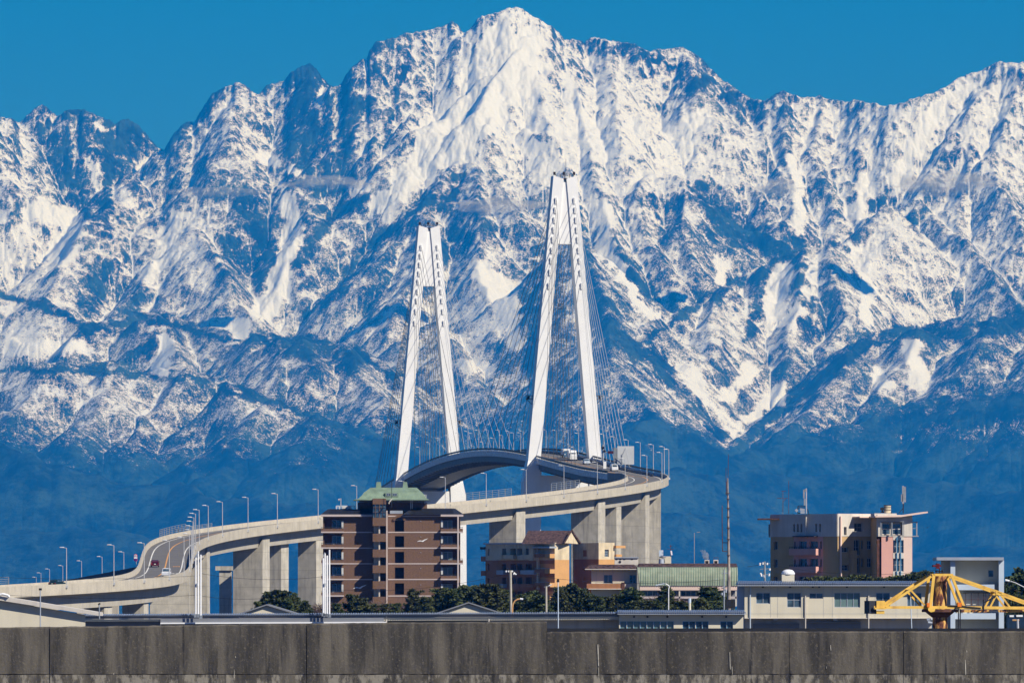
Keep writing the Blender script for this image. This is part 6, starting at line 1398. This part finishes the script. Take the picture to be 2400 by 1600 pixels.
def tree_proto(seed, h, rad, kind):
    rg = random.Random(seed); t = empty('pine_tree' if kind == 'pine' else ('bare_shrub' if kind == 'bare' else 'broadleaf_tree'), (0,0,0), 'x', 'tree')
    mb = MB(); p = Vector((0,0,-.3)); n = 6; pts3 = [p]
    for i in range(n): p = p + Vector((rg.uniform(-.15,.15), rg.uniform(-.15,.15), (h*.92+.3)/n)); pts3.append(p)
    for i in range(n): mb.tube(pts3[i], pts3[i+1], .20*(1-i/n)+.04, .20*(1-(i+1)/n)+.03, 6)
    tips = []
    nb = 30 if kind == 'pine' else 26
    for i in range(nb):
        f_ = (.10 if kind != 'pine' else .16) + (.84)*(i/nb); k = f_*n; a = pts3[min(int(k), n-1)].lerp(pts3[min(int(k)+1, n)], k-int(k))
        prof_ = (1-f_)**.75*1.0 + .14 if kind == 'pine' else math.sin(math.pi*min(1, .25+f_*.72))**.7
        L_ = rad*prof_*rg.uniform(.65, 1.15); az = i*2.4 + rg.uniform(-.4,.4); up_ = rg.uniform(.05,.55)
        b = a + Vector((math.cos(az)*L_, math.sin(az)*L_, L_*up_)); mb.tube(a, b, .05, .015, 4)
        m = 9 if kind == 'pine' else 10
        for q in range(m):
            s_ = (q+1)/m; tips.append((a.lerp(b, .25+.75*s_) + Vector((rg.gauss(0,.16*L_), rg.gauss(0,.16*L_), rg.gauss(0.05,.12*L_))), rg.uniform(.7,1.2)))
    tr = mb.build('trunk', BARK, t)
    vs_, fs_ = [], []
    for c, s_ in tips:
        nn_ = {'pine': 22, 'broad': 16, 'bare': 12}[kind]; sz = {'pine': .40, 'broad': .34, 'bare': .5}[kind]*s_
        for k in range(nn_):
            d = Vector((rg.gauss(0,1), rg.gauss(0,1), rg.gauss(.7 if kind == 'pine' else .4,.9))).normalized(); o = c + d*sz*rg.uniform(0,.25); e = c + d*sz
            wv_ = d.cross(Vector((rg.gauss(0,1), rg.gauss(0,1), rg.gauss(0,1)))).normalized()*{'pine':.055,'broad':.10,'bare':.012}[kind]*s_*1.3
            i0 = len(vs_); vs_ += [o-wv_, o+wv_, e+wv_*.5, e-wv_*.5]; fs_.append((i0,i0+1,i0+2,i0+3))
    o = link_mesh('crown', [tuple(v) for v in vs_], fs_, LEAF if kind == 'pine' else (LEAF2 if kind == 'broad' else TWIG), t)
    return t
protos = {'pine': [tree_proto(10+i, 7.0, 1.8 + .25*i, 'pine') for i in range(4)], 'broad': [tree_proto(40+i, 6.5, 3.0, 'broad') for i in range(2)], 'bare': [tree_proto(60, 4.0, 2.0, 'bare')]}
used_p = set()
def plant(kind, px, ytop, D, label, group, wide=1.0):
    rg = random.Random(int(px*7+ytop)); pr = rg.choice(protos[kind])
    if id(pr) not in used_p: used_p.add(id(pr)); o = pr
    else: o = copy_tree(pr)
    h = {'pine':7.0,'broad':6.5,'bare':4.0}[kind]; H_ = fz(ytop, D) - GZ; s_ = H_/(h*1.0)
    o.location = (fx(px, D), D, GZ); wide *= rg.uniform(.75, 1.2); o.scale = (s_*wide, s_*wide, s_); o.rotation_euler.z = rg.uniform(0, 6.28)
    o['label'] = label; o['category'] = 'tree' if kind != 'bare' else 'shrub'; o['group'] = group
TR = [  # px, top row, distance
 (606,1404,1300,'pine below the first viaduct pier, left end of its clump'),(632,1381,1320,'pine in front of the second viaduct pier, left top of its clump'),(655,1376,1300,'tallest pine of the clump before the viaduct piers'),
 (688,1384,1330,'pine in front of the white pier left of the brick block'),(714,1402,1290,'low pine left of the white pipes beside the brick block'),(672,1396,1270,'front middle pine of the clump before the viaduct'),
 (790,1410,1300,'low pine right beside the white pipes'),(822,1386,1310,'pine covering the lower left of the brick block'),(848,1396,1290,'pine under the lower seagull emblem'),(872,1410,1280,'low pine left of the stair tower foot'),(905,1410,1300,'low pine at the stair tower foot'),(930,1408,1290,'low pine under the dark openings of the brick block'),
 (970,1373,1320,'pointed pine in front of the brick block right half'),(995,1394,1290,'pine right of the pointed one before the brick block'),(1040,1371,1330,'pine before the right balconies of the brick block'),(1060,1374,1300,'tall pine at the right corner of the brick block'),(1090,1366,1320,'tall pine in front of the pylon foot'),
 (1115,1366,1310,'tall pine in the gap left of the orange apartments'),(1150,1363,1300,'pine at the left corner of the orange apartments'),(1178,1374,1310,'pine left of the pole with white insulators'),(1222,1388,1290,'pine right of the orange arched lamp'),(1245,1378,1320,'pine before the balconies of the orange block'),
 (1262,1390,1270,'front pine left of the wooden pole'),(1312,1370,1300,'spiky pine behind the thin blue lamp post'),(1340,1362,1320,'tallest pine before the orange corner wall'),(1365,1374,1300,'pine before the second orange block'),(1395,1390,1290,'round pine left of the brown balcony'),
 (1424,1392,1300,'pine under the brown balcony'),(1452,1386,1310,'pine under the right end of the brown balcony'),(1476,1370,1300,'pointed pine left of the green curved roof'),(1505,1400,1280,'low pine at the foot of the green hall left end'),(1562,1368,1300,'pine behind the white lamp arm before the green hall'),
 (1535,1398,1280,'low pine left under the green hall'),(1590,1404,1290,'low dark pine beneath the middle of the green hall'),(1640,1396,1280,'pine left of the pointed one by the tall mast'),(1662,1370,1300,'pointed pine before the right end of the green hall'),(1690,1380,1310,'pine directly left of the tall mast foot'),(1610,1408,1260,'lowest pine behind the blue topped post')]
for px, yt, D, lab in TR: plant('pine', px, yt, D, lab, 'pines between the warehouse and the apartment blocks', 1.3)
for k, (px, yt) in enumerate(((770,1412),(885,1408),(1035,1404),(1305,1408),(1420,1406),(1500,1398),(1545,1400),(1600,1398),(745,1420),(955,1412))):
    plant('bare', px, yt, 1335, ['bare brown shrub','leafless twiggy bush'][k % 2] + ' behind the pines, ' + ['by the white pipes','at the stair tower foot','before the right balconies','behind the thin blue lamp','under the brown balcony','left end of the green hall','under the green hall columns','right of the white lamp arm','left of the brick block corner','under the dark openings'][k], 'leafless shrubs behind the pines', 1.5)
for k, (px, yt) in enumerate(((1905,1346),(1925,1344),(1948,1347),(1970,1345),(1995,1340),(2015,1341),(2040,1348),(2062,1347),(2085,1346),(2108,1345),(2132,1338),(2155,1334),(2172,1330),(2190,1336))):
    plant('pine', px, yt, 1330, W_[k % 12] + (' treetop from the left' if k < 12 else ' treetop, counted again, from the far right end') + ' showing over the two-storey building roof', 'treetops behind the two-storey building', 1.3)
for k, (px, yt, lab) in enumerate(((2372,1352,'dark broadleaf tree touching the boathouse right column'),(2395,1328,'tallest broadleaf tree at the right edge'),(2425,1336,'broadleaf tree cut by the right edge of the picture'),(2360,1390,'low broadleaf tree beneath the white curved lamp arm'),(2385,1395,'low broadleaf tree at the right edge behind the crane boom'))):
    plant('broad', px, yt, 1200 - 10*k, lab, 'broadleaf trees at the right edge', 1.25)
for pr_ in sum(protos.values(), []):
    if id(pr_) not in used_p:
        for c_ in list(pr_.children): bpy.data.objects.remove(c_)
        bpy.data.objects.remove(pr_)
# parked blue and white machinery under the trees at the right edge
t = empty('parked_machine', P(2378, 1450, 1050), 'dark blue machinery with white panels parked under the trees at the right edge', 'machinery'); u = Fac(2378, 1050)
mb = MB(); u.box(mb, 2362, 2420, 1440, 1478, -3, 0); mb.build('body', mat('machine_blue', (.012,.03,.06), .5, var=.3, scale=2), t)
mb = MB(); u.box(mb, 2366, 2376, 1440.5, 1445, 0, .1); u.box(mb, 2382, 2397, 1440, 1444.5, 0, .1); mb.build('white_panel', M['white'], t)
# ---- birds
def bird(px, py, D, s_, roll, label):
    t = empty('bird', P(px, py, D), label, 'bird')
    def q(x, y, z): v = Vector((x*s_, y*s_, z*s_)); c, s1 = math.cos(roll), math.sin(roll); return (v.x*c - v.z*s1, v.y, v.x*s1 + v.z*c)
    mb = MB(); rings = []
    for y, r in ((-.55,.01),(-.42,.07),(-.3,.06),(-.1,.12),(.15,.11),(.35,.06),(.62,.09),(.66,.02)):
        rings.append([q(r*math.cos(a), y, r*(.8 if y < .4 else .15)*math.sin(a)) for a in np.linspace(0, 2*math.pi, 8, endpoint=False)])
    mb.loft(rings)
    for sd in (-1, 1):
        rings = []
        for x, y0, y1, z, th in ((.05,-.14,.2,.05,.05),(.45,-.24,.12,.22,.03),(.9,-.14,.16,.24,.02),(1.3,.05,.2,.14,.01)):
            rings.append([q(sd*x, y0, z), q(sd*x, (y0+y1)/2, z+th), q(sd*x, y1, z), q(sd*x, (y0+y1)/2, z-th)])
        mb.loft(rings)
    o = mb.build('body', mat('bird_brown', (.03,.022,.018), .9)); o.parent = t
bird(608, 748, 1200, .42, .75, 'black kite gliding in front of the left mountain slope')
bird(2174, 1236, 1300, .36, .35, 'small dark bird right of the pink apartment block')
# ---- steam from the roof chimney and thin cloud scraps on the mountain
def puff(name, label, cat, c, blobs, dens, col, seed):
    rg = random.Random(seed); vs_, fs_ = [], []
    bm = bmesh.new()
    for (x, y, z, rx, ry_, rz_) in blobs:
        g_ = bmesh.ops.create_icosphere(bm, subdivisions=3, radius=1.0)
        for v in g_['verts']:
            k = 1 + .16*math.sin(v.co.x*5+x)+.16*math.sin(v.co.z*6+z+v.co.y*3)
            v.co = Vector((v.co.x*rx*k + x, v.co.y*ry_*k + y, v.co.z*rz_*k + z))
    me = bpy.data.meshes.new(name); bm.to_mesh(me); bm.free(); o = bpy.data.objects.new(name, me); C.objects.link(o); o.location = c
    m = bpy.data.materials.new(name); m.use_nodes = True; n = m.node_tree; n.nodes.clear(); v = n.nodes.new('ShaderNodeVolumePrincipled'); out = n.nodes.new('ShaderNodeOutputMaterial')
    v.inputs['Color'].default_value = (*col, 1); v.inputs['Density'].default_value = dens; n.links.new(v.outputs[0], out.inputs['Volume']); me.materials.append(m)
    tag(o, label, cat, kind='stuff')
puff('steam', 'small puff of white steam above the roof chimney', 'steam', P(1655, 1302, 1402), [(0,0,0,.5,.5,.55),(-.3,0,.5,.35,.3,.4),(-.6,0,.75,.3,.2,.16)], .9, (.95,.95,.95), 1)

M0 = (.88,.88,.92)
for k, (px, py, D, wd, hh, dn, lab) in enumerate(((765,432,39400,175,34,.008,'thin grey cloud scrap lying across the deep left couloir'),(1180,482,39200,190,46,.010,'grey cloud bank left of the near pylon top'),(500,452,39400,200,28,.004,'faintest cloud veil on the left mountain slope'),
      (1822,440,39500,95,36,.007,'small cloud scrap on the middle right mountain slope'),(2215,430,39300,190,62,.008,'grey cloud scrap on the slope near the right edge'))):
    q = D/F; rg = random.Random(k); bl = []
    for j in range(11):
        t_ = j/10*2-1; s_ = (1-t_*t_)**.5*.8+.2
        bl.append((t_*wd/2*q*.85, rg.uniform(-30,30), rg.uniform(-.35,.35)*hh*q*.5 , wd*q*.19*rg.uniform(.7,1.5), 60, hh*q*.42*s_*rg.uniform(.6,1.2)))
    puff('cloud', lab, 'cloud', P(px, py, D), bl, dn, M0, k+5)
